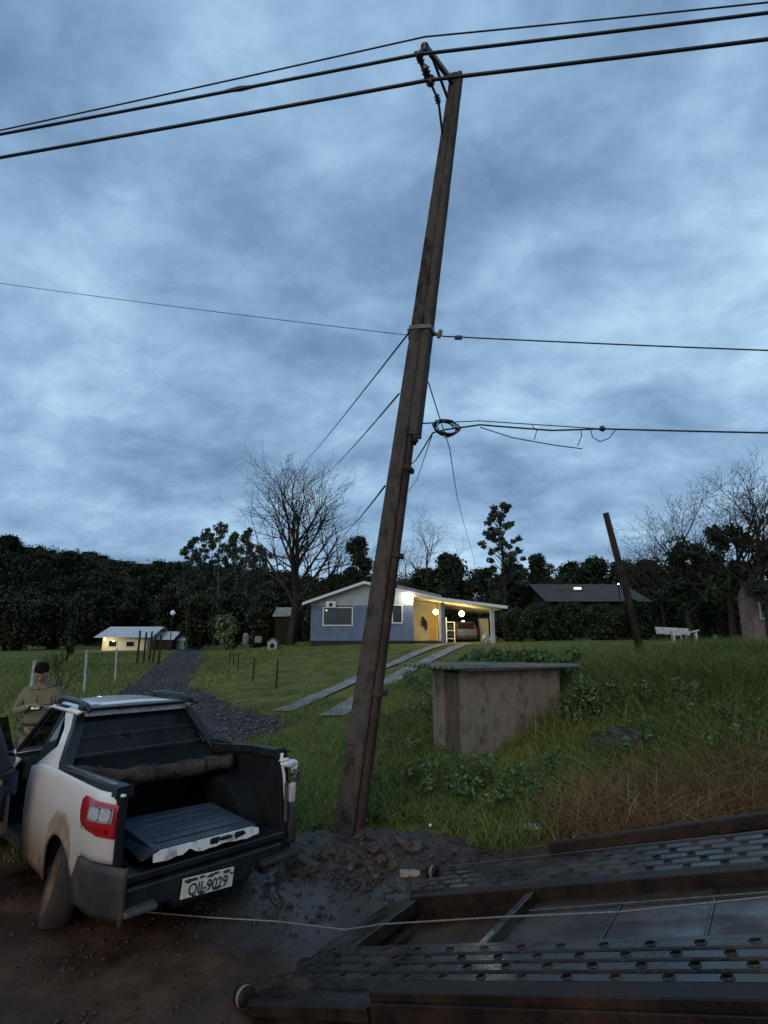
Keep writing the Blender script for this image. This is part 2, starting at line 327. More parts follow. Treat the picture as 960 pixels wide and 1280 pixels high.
def tpx(py):                                          # height along the pole that is seen at photo row py
    lo_, hi_ = 0, PL
    for _ in range(30):
        t = (lo_+hi_)/2; p = B0+pax*t-Vector((0, 0, H)); y = 640-F*(p.z*CT-p.y*ST)/(p.y*CT+p.z*ST)
        if y > py: lo_ = t
        else: hi_ = t
    return lo_
TB = tpx(546); TC = tpx(414); TS = tpx(523)           # broken flange, steel band, service hook
def ploft(u0, u1, v0, v1, t0, t1, ns, jit=.0018):
    mb = MB(); vs = []
    for q in range(ns+1):
        t = t0+(t1-t0)*q/ns; k = tp(t); ch = .02
        for u, v in ((u0+ch, v0), (u1-ch, v0), (u1, v0+ch), (u1, v1-ch), (u1-ch, v1), (u0+ch, v1), (u0, v1-ch), (u0, v0+ch)):
            vs.append(inv(pp(u*k+rnd.uniform(-jit, jit), v*k+rnd.uniform(-jit, jit), t)))
    mb.add(vs, [(q*8+j, q*8+(j+1) % 8, (q+1)*8+(j+1) % 8, (q+1)*8+j) for q in range(ns) for j in range(8)]+[tuple(range(7, -1, -1)), tuple(range(ns*8, ns*8+8))])
    return mb
ploft(-.20, .035, -.13, .16, 0, PL, 60).build('shaft', m_conc, pole)
ploft(.037, .115, -.03, .13, 0, TB, 30).build('exposed_web', m_concd, pole)
ploft(.038, .20, -.125, .155, TB, PL, 40, .002).build('right_flange', m_conc, pole)
for t in (tpx(868), tpx(697), tpx(590)):
    mb = MB(); pprism(mb, .037, .145, -.12, .14, t, t+.06, tp(t), tp(t)); mb.build('cross_rib', m_concd, pole, bevel=.008)
mb = MB()
for k in range(9): mb.lump(inv(pp((.06+.015*k)*tp(TB), -.08+.02*k, TB-.06+.05*rnd.random())), .045, 6, 4, .4)
mb.build('broken_edge', m_conc, pole)
mb = MB(); t = TC; q = tp(t)                        # steel band with its bolt ends
for a_, b_ in (((-.215,-.145),(.215,-.145)), ((.215,-.145),(.215,.175)), ((.215,.175),(-.215,.175)), ((-.215,.175),(-.215,-.145))):
    mb.bar(inv(pp(a_[0]*q, a_[1]*q, t)), inv(pp(b_[0]*q, b_[1]*q, t)), .012, .05, up=pax)
mb.bar(inv(pp(-.34*q, -.15*q, t)), inv(pp(.36*q, -.15*q, t)), .03, .03); mb.bar(inv(pp(-.30*q, -.15*q, t-.06)), inv(pp(-.36*q, -.15*q, t+.10)), .03, .03)
mb.bar(inv(pp(.30*q, -.15*q, t-.05)), inv(pp(.33*q, -.15*q, t+.05)), .04, .04)
mb.build('pole_band', m_steel, pole)
mb = MB(); mb.tube([inv(pp(-.05, -.15, TS)), inv(pp(.12, -.17, TS)), inv(pp(.24, -.2, TS+.02)), inv(pp(.30, -.22, TS-.06))], .010, 5); mb.lump(inv(pp(-.05, -.13, TS)), .04, 6, 4, .1); mb.lump(inv(pp(-.07, -.13, TS-.16)), .035, 6, 4, .1)
mb.build('service_hook', m_steel, pole)
for t_ in (.3, 2.1, 2.6, 3.5, 6.0, 7.2): mb = MB(); mb.lump(inv(pp(-.04*tp(t_), -.132*tp(t_), t_)), .016, 6, 4, .1); mb.build('bolt', m_steel, pole)
mb = MB(); t = tpx(930); q = tp(t)
for a_, b_ in (((-.21,-.14),(.05,-.14)), ((.05,-.14),(.13,.14)), ((.13,.14),(-.21,.17)), ((-.21,.17),(-.21,-.14))): mb.bar(inv(pp(a_[0]*q, a_[1]*q, t)), inv(pp(b_[0]*q, b_[1]*q, t-.015)), .006, .012, up=pax)
mb.build('crack_ring', m_cable, pole)  # thin dark band standing for a horizontal crack round the shaft
# bracket that holds the three covered cables: V arm, spacer with insulators, stay rod
ATT = pp(.0, -.07, PL-.12)
armtip = at(531, 57, 5.35); sp2 = at(523, 68, 5.3); sp3 = at(535, 100, 5.45); rodb = pp(-.08, -.07, PL-1.02)
br = MB(); br.bar(inv(ATT), inv(armtip), .05, .07); br.bar(inv(pp(-.05, -.07, PL-.42)), inv(armtip+(ATT-armtip)*.18), .03, .035); br.build('bracket_arm', m_steel, pole)
st = MB(); st.tube([inv(sp2), inv(at(533, 90, 5.4)), inv(at(538, 103, 5.45)), inv(at(548, 126, 5.6)), inv(rodb)], .016, 6); st.build('stay_rod', m_steel, pole)
def insul(p, d, s=1.0):
    m = Vector(d).to_track_quat('Z', 'Y').to_matrix().to_4x4(); m.translation = inv(p); mb = MB()
    mb.lathe([(0, -.07*s), (.03*s, -.07*s), (.03*s, -.05*s), (.055*s, -.04*s), (.03*s, -.02*s), (.055*s, 0), (.03*s, .02*s), (.055*s, .04*s), (.03*s, .05*s), (.03*s, .07*s), (0, .07*s)], m, 10)
    return mb.build('insulator', m_porc, pole, smooth=True)
rd = (rodb-sp2).normalized()
insul(at(531, 61, 5.35), Vector((0, 0, 1)), 1.0); insul(at(525, 72, 5.3), rd, 1.0); insul(at(533, 91, 5.4), rd, 1.15); insul(at(538, 101, 5.45), (0, 0, 1), 1.0); insul(at(547, 124, 5.6), rd, .8)
mb = MB(); mb.bar(inv(sp2), inv(armtip), .03, .04); mb.bar(inv(at(527, 78, 5.33)), inv(sp3), .05, .05); mb.bar(inv(at(520, 65, 5.3)), inv(at(524, 75, 5.3)), .03, .05); mb.build('cable_spacer', m_steel, pole)
# ---------------------------------------------------------------- cables and wires
def wire(name, pts, r, label, m=m_cable, sag=0, group=None, cat='cable', n=6):
    P = []
    for a_, b_ in zip(pts[:-1], pts[1:]):
        a_, b_ = Vector(a_), Vector(b_); k = 10
        for j in range(k):
            u = j/k; p = a_.lerp(b_, u); p.z -= 4*sag*u*(1-u)*(b_-a_).length/8; P.append(p)
    P.append(Vector(pts[-1])); mb = MB(); mb.tube(P, r, n)
    return tag(mb.build(name, m, smooth=True), label, cat, group)
def ext(a_, b_, L_): a_, b_ = Vector(a_), Vector(b_); return b_+(b_-a_).normalized()*L_
G1 = 'power cables crossing above the pole top'
def span(pl, pm, pr, r, label, name='power_cable'):
    pl, pm, pr = Vector(pl), Vector(pm), Vector(pr)
    wire(name, [ext(pm, pl, 14), pl, pm, pr, ext(pm, pr, 14)], r, label, sag=.012, group=G1)
span(at(0, 163, 6.5), at(531, 46, 5.35), at(960, 3, 4.9), .011, 'thin bare wire running highest of the three over the pole top')
span(at(0, 168, 6.6), at(523, 68, 5.28), at(960, 16, 4.85), .021, 'thick black middle cable of the three, with a taped joint left of the pole')
span(at(0, 197, 6.7), at(537, 100, 5.42), at(960, 49, 4.95), .024, 'thickest and lowest of the three black cables at the pole top')
j0 = at(283, 114, 5.95); j1 = at(318, 108, 5.87); mb = MB(); mb.tube([j0, j0.lerp(j1, .5), j1], [.02, .034, .02], 6); tag(mb.build('cable_joint', m_cable, smooth=True), 'taped joint bulging on the middle cable left of the pole', 'cable joint')
bl = pp(-.33*tp(TC), -.15, TC+.04); brt = pp(.34*tp(TC), -.15, TC)
wire('telephone_wire', [at(-200, 335, 9.5), at(0, 354, 8.2), bl], .0045, 'thin wire crossing the sky from the left edge to the steel band on the pole', sag=.02)
wire('telephone_wire', [brt, at(960, 438, 5.6), at(1300, 452, 5.2)], .009, 'single wire running right from the steel band on the pole', sag=.015)
p_ = brt.lerp(at(960, 438, 5.6), .055); mb = MB(); mb.box(p_-Vector((0, 0, .01)), (.09, .04, .04)); tag(mb.build('wire_clamp', m_cable), 'small dark clamp on the wire just right of the pole band', 'clamp')
wire('service_wire', [pp(-.2*tp(TC), .1, tpx(419)), at(388, 570, 24), at(300, 690, 60)], .012, 'drop wire slanting from the pole band down to the big bare tree', sag=.02)
wire('service_wire', [pp(-.2*tp(5.3), .14, tpx(498)), at(417, 584, 22), at(330, 660, 60)], .012, 'second drop wire slanting left from the middle of the pole', sag=.02)
wire('service_wire', [pp(-.2*tp(4.2), .14, tpx(612)), at(436, 662, 22), at(400, 700, 45)], .012, 'lowest drop wire leaving the left side of the pole', sag=.02)
wire('service_wire', [pp(.2*tp(5.8), -.1, tpx(474)), at(562, 560, 9), at(572, 625, 14), at(592, 696, 30), at(600, 745, 36.4)], .009, 'slack wire falling from the pole through the coil to the carport roof', sag=.03)
ck = at(557, 537, 6.0)
wire('service_wire', [pp(.1*tp(4.6), .15, tpx(590)), at(520, 575, 8.2), at(541, 541, 6.1), ck], .010, 'bundle of wires rising from behind the pole to the coil', sag=.01)
wire('service_wire', [pp(.13*tp(4.6), .15, tpx(625)), at(521, 600, 10), at(541, 541, 6.1)], .006, 'pale wire hanging behind the pole below the coil', sag=.01)
rt = [at(600, 531, 5.95), at(690, 538, 5.9), at(752, 536, 5.85), at(960, 541, 5.6), at(1300, 549, 5.1)]
wire('service_wire', [pp(.24, -.2, TS+.02)]+[at(600, 526, 5.95), at(690, 532, 5.9), at(752, 536, 5.85)], .006, 'upper strand of the low wires right of the coil', sag=.01)
wire('service_wire', [ck]+rt, .010, 'twisted wire bundle running right from the coil of wire', sag=.012)
wire('service_wire', [at(600, 534, 5.95), at(640, 547, 5.9), at(690, 556, 5.9), at(728, 561, 5.85)], .006, 'loose broken strand hanging below the wire bundle', sag=0)
wire('service_wire', [at(668, 549, 5.9), at(671, 538, 5.9), at(665, 532, 5.9)], .005, 'short frayed end hooked on the loose strand', sag=0)
wire('service_wire', [at(722, 557, 5.85), at(727, 545, 5.85), at(726, 536, 5.85)], .005, 'short tie strand holding the hanging wire up to the bundle', sag=0)
wire('service_wire', [at(738, 537, 5.85), at(741, 547, 5.85), at(750, 552, 5.85), at(761, 548, 5.85), at(769, 538, 5.85)], .005, 'small loop of wire drooping under the splice knot', sag=0)
mb = MB(); mb.lump(at(753, 536, 5.85), .035, 7, 5, .15); tag(mb.build('wire_splice', m_cable, smooth=True), 'dark splice knot on the wire bundle at the right', 'splice')
mb = MB()
for k in range(6):
    P = [ck+Vector((cos(t)*(.125+.008*k)+rnd.uniform(-.008, .008), rnd.uniform(-.02, .02)-.02*k+.05*cos(t), sin(t)*(.078+.006*rnd.random())+.008*sin(k*2))) for t in [2*pi*q/22 for q in range(23)]]
    mb.tube(P, .007, 5)
for k in range(3): mb.tube([ck+Vector((.05, -.02, -.09)), ck+Vector((rnd.uniform(-.1, .16), -.03, rnd.uniform(-.13, -.06)))], .005, 4)
tag(mb.build('wire_coil', m_cable, smooth=True), 'loose coil of black wire hanging right of the pole', 'coil of wire')
# ---------------------------------------------------------------- tow-truck ramp (tilted steel deck)
RO = Vector((-.892, 3.658, .08)); ru = Vector((.7846, -.5493, .2873)).normalized(); rv = Vector((.5735, .8192, 0)).normalized(); rn = ru.cross(rv)
RM = Matrix((ru, rv, rn)).transposed().to_4x4(); RM.translation = RO
deck = bpy.data.objects.new('tow_ramp', None); COL.objects.link(deck); deck.matrix_world = RM
tag(deck, 'wet dark steel tow truck ramp with rows of grip holes, lowered onto the mud', 'ramp')
m_deck = mat('wet dark steel', (.006, .005, .0045), (.020, .015, .012), 3, .14, metal=.2, c3=(.05, .034, .025), spec=.5, rough2=.42, bump=.12, bscale=30)
m_rust = mat('rusty painted steel', (.008, .005, .004), (.026, .013, .008), 4, .5, metal=.1, c3=(.05, .024, .014), spec=.25, lo=.4, hi=.75, bump=.2, bscale=30, rough2=.7)
m_wetp = mat('wet floor plate', (.030, .016, .010), (.055, .036, .027), 1.5, .5, metal=.2, c3=(.10, .095, .09), lo=.44, hi=.66, rough2=.08, bump=.1, bscale=12)
UL = 5.6
def bump_(u): return .010*sin(u*3.1)*max(0, 1-u/1.6)     # the low end is bent by use
def tread(v0, v1, off, u0=.05):
    """one pressed channel: two dark slopes and a flat crest with a row of flanged holes"""
    mb = MB(); z0, z1 = -.040, .022; s = .22; w = (v1-v0)
    va, vb = v0+w*.20, v1-w*.20; vc = (va+vb)/2; hr = min(.021, w*.19); n = int((UL-u0)/s)
    zz = lambda u, z: z+bump_(u)
    for k in range(n):
        a0, a1 = u0+k*s, u0+(k+1)*s
        mb.quad((a0, v0, zz(a0, z0)), (a1, v0, zz(a1, z0)), (a1, va, zz(a1, z1)), (a0, va, zz(a0, z1)))
        mb.quad((a0, vb, zz(a0, z1)), (a1, vb, zz(a1, z1)), (a1, v1, zz(a1, z0)), (a0, v1, zz(a0, z0)))
        cu = a0+s*.5; m = 16; ho, hi_, hd = [], [], []
        for j in range(m):
            t = 2*pi*j/m
            ho.append((cu+cos(t)*hr*1.5, vc+sin(t)*hr*1.15, zz(cu, z1))); hi_.append((cu+cos(t)*hr*1.2, vc+sin(t)*hr*.92, zz(cu, z1)+.007)); hd.append((cu+cos(t)*hr*1.05, vc+sin(t)*hr*.8, zz(cu, z1)-.03))
        sq = []
        for j in range(m):
            t = 2*pi*j/m; c_, s_ = cos(t), sin(t); f = 1/max(abs(c_), abs(s_)); sq.append((a0+s/2+c_*f*s/2, vc+s_*f*(vb-va)/2, zz(a0+s/2+c_*f*s/2, z1)))
        b = len(mb.v); mb.add(sq+ho+hi_+hd, [(j, (j+1) % m, m+(j+1) % m, m+j) for j in range(m)]+[(m+j, m+(j+1) % m, 2*m+(j+1) % m, 2*m+j) for j in range(m)]+[(2*m+j, 2*m+(j+1) % m, 3*m+(j+1) % m, 3*m+j) for j in range(m)])
    return mb.build('tread_plank', m_deck, deck)
for k in range(4): tread(.235+k*.103, .235+(k+1)*.103, 0, .10+.09*(k % 2))
for k in range(5): tread(1.60+k*.115, 1.60+(k+1)*.115, 0, .22+.09*(k % 2))
def dbox(name, u0, u1, v0, v1, z0, z1, m=None, bevel=.006, par=None):
    mb = MB(); mb.box(((u0+u1)/2, (v0+v1)/2, (z0+z1)/2), (u1-u0, v1-v0, z1-z0)); return mb.build(name, m or m_rust, par or deck, bevel=bevel)
dbox('track_base', .06, UL, .23, .655, -.09, -.055, m_deck); dbox('track_base', .12, UL, 1.585, 2.2, -.09, -.055, m_deck)
dbox('inner_beam', .10, UL, .652, .70, -.15, .012, m_deck); dbox('inner_beam', .30, UL, 1.50, 1.585, -.15, .02)
dbox('side_beam', .04, UL, .10, .228, -.14, -.01, m_deck); dbox('side_beam', .18, UL, 2.2, 2.27, -.12, .01)
dbox('edge_strip', .2, UL, 2.275, 2.285, -.03, .012, m_steel)
dbox('end_plate', .0, .30, .655, 1.62, -.10, -.03, m_deck, .01)
mb = MB(); mb.hexa([(-.10, .05, -.10), (.12, .05, -.10), (.36, 2.15, -.10), (.06, 2.15, -.10), (-.06, .05, -.05), (.12, .05, -.02), (.36, 2.15, -.02), (.10, 2.15, -.05)]); mb.build('end_lip', m_deck, deck, bevel=.008)
for u, w in ((.345, .035), (1.32, .055), (1.945, .02), (2.465, .02), (3.2, .05), (4.2, .05)): dbox('cross_bar', u-w/2, u+w/2, .705, 1.495, -.08, .006 if w > .03 else -.046, m_deck)
dbox('floor_plate', 1.35, UL, .705, 1.495, -.075, -.055, m_wetp, 0)
dbox('floor_plate', .37, 1.29, .705, 1.495, -.16, -.145, m_mud, 0)
mb = MB(); mb.tube([(1.36, 1.30, -.045), (2.2, 1.33, -.045), (3.2, 1.37, -.045)], .006, 5); mb.build('floor_wire', m_steel, deck)
dbox('near_rail', 1.02, UL, .045, .165, .02, .06, m_rust); dbox('near_rail', 1.02, UL, .03, .055, -.16, .02, m_rust)
dbox('rail_slot', 1.15, UL, -.03, .0, -.07, -.045, m_deck)
dbox('near_rail', .12, 1.0, .03, .10, -.06, .0, m_rust)
far = MB(); far.bar((1.18, 2.31, .04), (3.4, 2.62, .0), .07, .10, up=(0, 0, 1)); far.build('far_rail', m_rust, deck, bevel=.01)
dbox('rail_bracket', 1.20, 1.27, 2.28, 2.36, -.04, .05); dbox('rail_bracket', 2.35, 2.42, 2.28, 2.45, -.06, .0)
for (u, v) in ((.07, 2.21), (-.02, .13)):
    mb = MB(); m = Matrix.Translation((u, v, -.01))@Matrix.Rotation(pi/2 if v > 1 else pi/2, 4, 'Y')@Matrix.Rotation(.3, 4, 'X')
    mb.lathe([(0, -.05), (.035, -.05), (.05, -.045), (.055, 0), (.05, .05), (.035, .055), (0, .055)], m, 16); rl = mb.build('end_roller', m_rust, deck, smooth=True)
    mb = MB(); mb.lathe([(.0565, .012), (.0575, .02), (.0575, .045), (.0565, .05)], m, 16); mb.build('roller_band', m_strip, rl, smooth=True)
w0 = RM@Vector((-.10, 2.12, .0))
for k, (dx_, a_) in enumerate(((0, .1), (.10, -.12))):
    mb = MB(); mb.box((0, 0, 0), (.09, .07, .07)); b_ = mb.build('wooden_block', mat('pale wet wood %d' % k, (.22, .17, .11), (.32, .26, .18), 8, .8), bevel=.006, loc=w0+Vector((dx_*.9-.06, dx_*-.05, .01)))
    b_.rotation_euler = (.1, .1, a_); tag(b_, ('left' if k == 0 else 'right')+' one of two pale wooden blocks by the far ramp roller', 'block', 'wooden blocks by the ramp roller')
pk = MB(); a_ = RM@Vector((-.36, -.16, -.02)); b_ = RM@Vector((.8, -.125, -.20)); pk.bar(a_, b_, .09, .04); tag(pk.build('wooden_plank', mat('pale plank', (.16, .13, .09), (.28, .23, .16), 5, .8, stretch=(1, 1, 6)), bevel=.005), 'pale muddy plank at the bottom edge in front of the ramp', 'plank')
pts = [onground(150, 1148)+Vector((0, 0, .06)), onground(260, 1158)+Vector((0, 0, .06)), onground(345, 1165)+Vector((0, 0, .07)), RM@Vector((.10, .95, .02)), RM@Vector((.4, .98, .03)), RM@Vector((1.3, 1.02, .02)), RM@Vector((2.0, 1.12, -.02)), RM@Vector((3.2, 1.2, .0)), RM@Vector((4.6, 1.2, .08))]
wire('winch_rope', pts, .006, 'thin steel winch rope lying across the ramp towards the pickup', mat('steel rope', (.13, .125, .12), (.22, .21, .20), 40, .5, metal=.5), cat='rope')
# tow truck subframe under the raised end (outside the picture, carries the deck)
dbox('subframe', 2.2, UL, .55, .65, -.40, -.16); dbox('subframe', 2.2, UL, 1.55, 1.65, -.40, -.16)
RI = RM.inverted()
for v_ in (.6, 1.6): p = RM@Vector((4.6, v_, -.4)); mb = MB(); mb.bar(RI@p, RI@Vector((p.x, p.y, 0)), .12, .12); mb.build('ramp_leg', m_rust, deck)
# ---------------------------------------------------------------- the wrecked pickup (local axes: x right, y forward from the rear bumper, z up)
def paint_mat():
    m = bpy.data.materials.new('white paint with mud'); m.use_nodes = True; t = m.node_tree; b = t.nodes['Principled BSDF']; Lk = t.links.new
    tc = N(t, 'ShaderNodeTexCoord'); s = N(t, 'ShaderNodeSeparateXYZ'); Lk(tc.outputs['Object'], s.inputs[0])
    n1 = N(t, 'ShaderNodeTexNoise', i_Scale=3.2, i_Detail=8.0, i_Roughness=.7); Lk(tc.outputs['Object'], n1.inputs['Vector'])
    n2 = N(t, 'ShaderNodeTexNoise', i_Scale=38.0, i_Detail=4.0); Lk(tc.outputs['Object'], n2.inputs['Vector'])
    # distance from the wheel arch (mud thrown up by the wheel)
    cx = N(t, 'ShaderNodeVectorMath', operation='DISTANCE'); mpv = N(t, 'ShaderNodeCombineXYZ'); Lk(s.outputs['Y'], mpv.inputs[0]); Lk(s.outputs['Z'], mpv.inputs[1])
    Lk(mpv.outputs[0], cx.inputs[0]); cx.inputs[1].default_value = (.86, .46, 0)
    def M_(op, a_, b_):
        q = N(t, 'ShaderNodeMath', operation=op)
        for i_, v in enumerate((a_, b_)):
            if hasattr(v, 'links'): Lk(v, q.inputs[i_])
            else: q.inputs[i_].default_value = v
        return q.outputs[0]
    arch = N(t, 'ShaderNodeMapRange'); Lk(M_('SUBTRACT', cx.outputs['Value'], M_('MULTIPLY', n1.outputs['Fac'], .34)), arch.inputs[0])
    arch.inputs[1].default_value = .16; arch.inputs[2].default_value = .26; arch.inputs[3].default_value = 1; arch.inputs[4].default_value = 0
    low = N(t, 'ShaderNodeMapRange'); Lk(M_('ADD', s.outputs['Z'], M_('MULTIPLY', n1.outputs['Fac'], -.5)), low.inputs[0])
    low.inputs[1].default_value = .12; low.inputs[2].default_value = .95; low.inputs[3].default_value = 1.0; low.inputs[4].default_value = .0
    sp_ = N(t, 'ShaderNodeMapRange'); Lk(n2.outputs['Fac'], sp_.inputs[0]); sp_.inputs[1].default_value = .60; sp_.inputs[2].default_value = .70; sp_.inputs[3].default_value = 0; sp_.inputs[4].default_value = .45
    mm = M_('MAXIMUM', M_('MULTIPLY', arch.outputs[0], .95), low.outputs[0]); mm = M_('MAXIMUM', mm, M_('MULTIPLY', sp_.outputs[0], M_('SUBTRACT', 1.35, s.outputs['Z'])))
    mc = ramp(t, [(.3, (.085, .045, .024)), (.5, (.20, .125, .075)), (.7, (.36, .25, .165))]); Lk(n1.outputs['Fac'], mc.inputs[0])
    mixn = N(t, 'ShaderNodeMix', data_type='RGBA'); mixn.inputs[6].default_value = (.74, .73, .71, 1); Lk(mc.outputs[0], mixn.inputs[7]); Lk(mm, mixn.inputs[0]); Lk(mixn.outputs[2], b.inputs['Base Color'])
    Lk(M_('ADD', .22, M_('MULTIPLY', mm, .6)), b.inputs['Roughness']); b.inputs['Coat Weight'].default_value = .3; b.inputs['Coat Roughness'].default_value = .15
    return m
m_paint = paint_mat()
m_plas = mat('muddy grey bumper plastic', (.012, .012, .012), (.035, .030, .026), 3, .6, c3=(.085, .06, .045), bump=.15, bscale=60, hi=.75)
m_trim = mat('black trim plastic', (.007, .008, .009), (.02, .02, .022), 6, .35, spec=.4)
m_liner = mat('black bed liner', (.005, .0055, .007), (.012, .013, .015), 5, .6, spec=.2, bump=.3, bscale=40)
m_tg = mat('tailgate skin dark', (.018, .024, .036), (.04, .05, .068), 3, .35, bump=.1, bscale=30)
m_cloth = mat('muddy rolled cover cloth', (.03, .024, .02), (.085, .066, .054), 7, .95, bump=1.0, bscale=26, detail=10, spec=.1)
m_tarp = mat('black tarp', (.004, .0045, .006), (.009, .010, .012), 3, .65, spec=.12, bump=.5, bscale=5)
m_red = mat('red lamp lens', (.34, .006, .009), rough=.14, spec=.6, coat=.4)
m_clear = mat('clear lamp lens', (.32, .34, .36), (.6, .62, .64), 30, .12, metal=.3)
m_chrome = mat('worn chrome', (.5, .5, .5), (.7, .7, .7), 8, .28, metal=.9)
m_silver = mat('silver trim', (.16, .16, .16), (.34, .34, .34), 12, .4, metal=.4)
m_tyre = mat('muddy tyre rubber', (.008, .007, .006), (.03, .018, .012), 6, .85, bump=.4, bscale=30)
m_rim = mat('rusty muddy rim', (.05, .022, .014), (.12, .06, .038), 5, .7, c3=(.2, .15, .12), metal=.3)
m_seat = mat('dark seat cloth', (.02, .02, .024), rough=.9)
m_glass = mat('car glass', (.10, .12, .13), rough=.03, trans=1.0, spec=.6)
pk_ = empty('pickup_truck', (-1.383, 4.747, -.05), label='white wrecked pickup with muddy side, open bed and missing tailgate on the mud road', cat='pickup truck')
pk_.rotation_euler = (-.012, .010, .800)
def sx(z):      # half width of the body at height z
    return float(np.interp(z, [.2, .4, .62, .85, 1.0, 1.10], [.755, .785, .805, .805, .79, .76]))
AC, AZ, AR = .86, .27, .385                       # rear wheel arch centre and radius
def zlow(y):
    if y < .36: return .635
    if y < .50: return .635-(y-.36)/.14*.15
    d = abs(y-AC)
    if d < AR: return AZ+sqrt(AR*AR-d*d)
    return .45 if y < AC else .24
def corner(y): return .0 if y > .30 else (.30-y)**2*.95
YS = [.0, .03, .07, .12, .18, .24, .30, .36, .40, .44]+[AC-AR+.001+AR*2*k/20 for k in range(20)]+[AC+AR+.001, 1.35, 1.5, 1.65, 1.8, 1.90, 1.93]
def quarter(s):
    mb = MB(); n = 12; top = (lambda y: 1.075 if s < 0 else 1.17-.03*y)
    vs = []
    for y in YS:
        for j in range(n+1):
            z0 = max(zlow(y), .24); z1 = top(y)-(.06*max(0, (y-1.6)/.33) if s < 0 else 0); z = z0+(z1-z0)*j/n
            fl = .018*math.exp(-((sqrt((y-AC)**2+(z-AZ)**2)-AR)/.05)**2)       # arch flare
            cr_ = -.006*math.exp(-((z-(.97+.012*y))/.012)**2)               # body crease
            vs.append((s*(sx(z)-corner(y)+fl+cr_), y, z))
    mb.add(vs, [((i_)*(n+1)+j, (i_+1)*(n+1)+j, (i_+1)*(n+1)+j+1, i_*(n+1)+j+1) for i_ in range(len(YS)-1) for j in range(n)])
    o = mb.build('quarter_panel', m_paint, pk_, smooth=True, solid=.0); q = o.modifiers.new('solid', 'SOLIDIFY'); q.thickness = .025; q.offset = 1 if s > 0 else 1
    q.offset = 0
    return o
quarter(-1); quarter(1)
# grey plastic corner of the bumper, wrapping round
def bcorner(s):
    mb = MB(); ys = [-.10, -.06, .0, .08, .16, .25, .36, .43, .50]; n = 6; vs = []
    for y in ys:
        zt = .632 if y < .36 else .632-(y-.36)/.14*.20
        for j in range(n+1):
            z = .27+.05*max(0, (.2-y))+(zt-.27-.05*max(0, (.2-y)))*j/n
            x = sx(z)+.022-(.36-y)**2*.55*(y < .36)-.02*(j == 0)+(.012 if j in (3, 4) and y < .3 else 0)
            vs.append((s*x, y, z))
    mb.add(vs, [(i_*(n+1)+j, (i_+1)*(n+1)+j, (i_+1)*(n+1)+j+1, i_*(n+1)+j+1) for i_ in range(len(ys)-1) for j in range(n)])
    b0 = len(mb.v); xi = [.70, .45]
    for x in (.70, .685, .67): mb.v += [(s*x, -.125, .27+.36*j/n*1.0) for j in range(n+1)]
    col = [0]+[0]*0
    prev = 0
    for k in range(3):
        cur = b0+k*(n+1)
        mb.f += [(prev+j, prev+j+1, cur+j+1, cur+j) for j in range(n)]; mb.m += [0]*n; prev = cur
    o = mb.build('bumper_corner', m_plas, pk_, smooth=True, bevel=0); q = o.modifiers.new('solid', 'SOLIDIFY'); q.thickness = .02; q.offset = 0; return o
bcorner(-1)
def part(name, fn, m, par=None, **kw):
    mb = MB(); fn(mb); return mb.build(name, m, par or pk_, **kw)
bump = part('rear_bumper', lambda b: (b.box((0, -.02, .40), (1.30, .14, .16)), b.box((0, .03, .52), (1.42, .16, .06))), m_trim, bevel=.015)
part('bumper_step', lambda b: b.hexa([(-.68, -.17, .33), (-.45, -.17, .33), (-.45, -.08, .33), (-.68, -.08, .33), (-.68, -.165, .365), (-.45, -.165, .365), (-.45, -.09, .375), (-.68, -.09, .375)]), m_steel, bump, bevel=.01)
part('bumper_step', lambda b: b.hexa([(.42, -.17, .36), (.76, -.13, .36), (.76, -.02, .36), (.42, -.04, .36), (.42, -.165, .40), (.76, -.13, .40), (.76, -.02, .41), (.42, -.04, .41)]), m_plas, bump, bevel=.01)
# tail light that wraps the left corner
def lampx(y, z): return -(sx(z)-corner(max(y, 0))+.030)
def light_(b):
    n, k = 12, 6; vs = []
    for i_ in range(n+1):
        u = i_/n; y = .44*(1-u)-.012*u
        zt = 1.025-.012*u; zb = .80+(.06*(1-u)**2 if u < .6 else 0)+.0; e = max(0, 1-(1-abs(2*u-1)**8)*1.0)
        zt -= .03*(u < .04); zb += .05*(u < .04)
        for j in range(k+1):
            z = zb+(zt-zb)*j/k; bul = .012*sin(pi*min(max(u, .0), 1)*.9+.15)*sin(pi*j/k)
            vs.append((lampx(y, z)-bul, y-(.01 if u > .9 else 0), z))
    b.add(vs, [(i_*(k+1)+j, (i_+1)*(k+1)+j, (i_+1)*(k+1)+j+1, i_*(k+1)+j+1) for i_ in range(n) for j in range(k)])
    b.quad((lampx(0, .80), -.014, .80), (lampx(0, .80)+.03, -.014, .80), (lampx(0, 1.02)+.03, -.014, 1.015), (lampx(0, 1.02), -.014, 1.015))
tl = part('tail_light', light_, m_red, smooth=True)
def inner_(b, y0, y1, z0, z1, off):
    n, k = 6, 4; vs = []
    for i_ in range(n+1):
        y = y0+(y1-y0)*i_/n
        for j in range(k+1):
            z = z0+(z1-z0)*j/k; cut = .012*(i_ in (0, n))*(1 if j == 0 else (-1 if j == k else 0)); vs.append((lampx(y, z)-off, y, z+cut))
    b.add(vs, [(i_*(k+1)+j, (i_+1)*(k+1)+j, (i_+1)*(k+1)+j+1, i_*(k+1)+j+1) for i_ in range(n) for j in range(k)])
part('clear_lens', lambda b: inner_(b, .23, .118, .905, .985, .020), m_clear, tl, smooth=True)
part('clear_lens', lambda b: inner_(b, .110, .02, .905, .985, .020), m_clear, tl, smooth=True)
part('lens_surround', lambda b: (inner_(b, .245, .0, .985, .995, .018), inner_(b, .245, .0, .893, .905, .018), inner_(b, .245, .232, .893, .995, .018), inner_(b, .016, .0, .893, .995, .018), inner_(b, .117, .110, .9, .99, .017)), m_silver, tl)
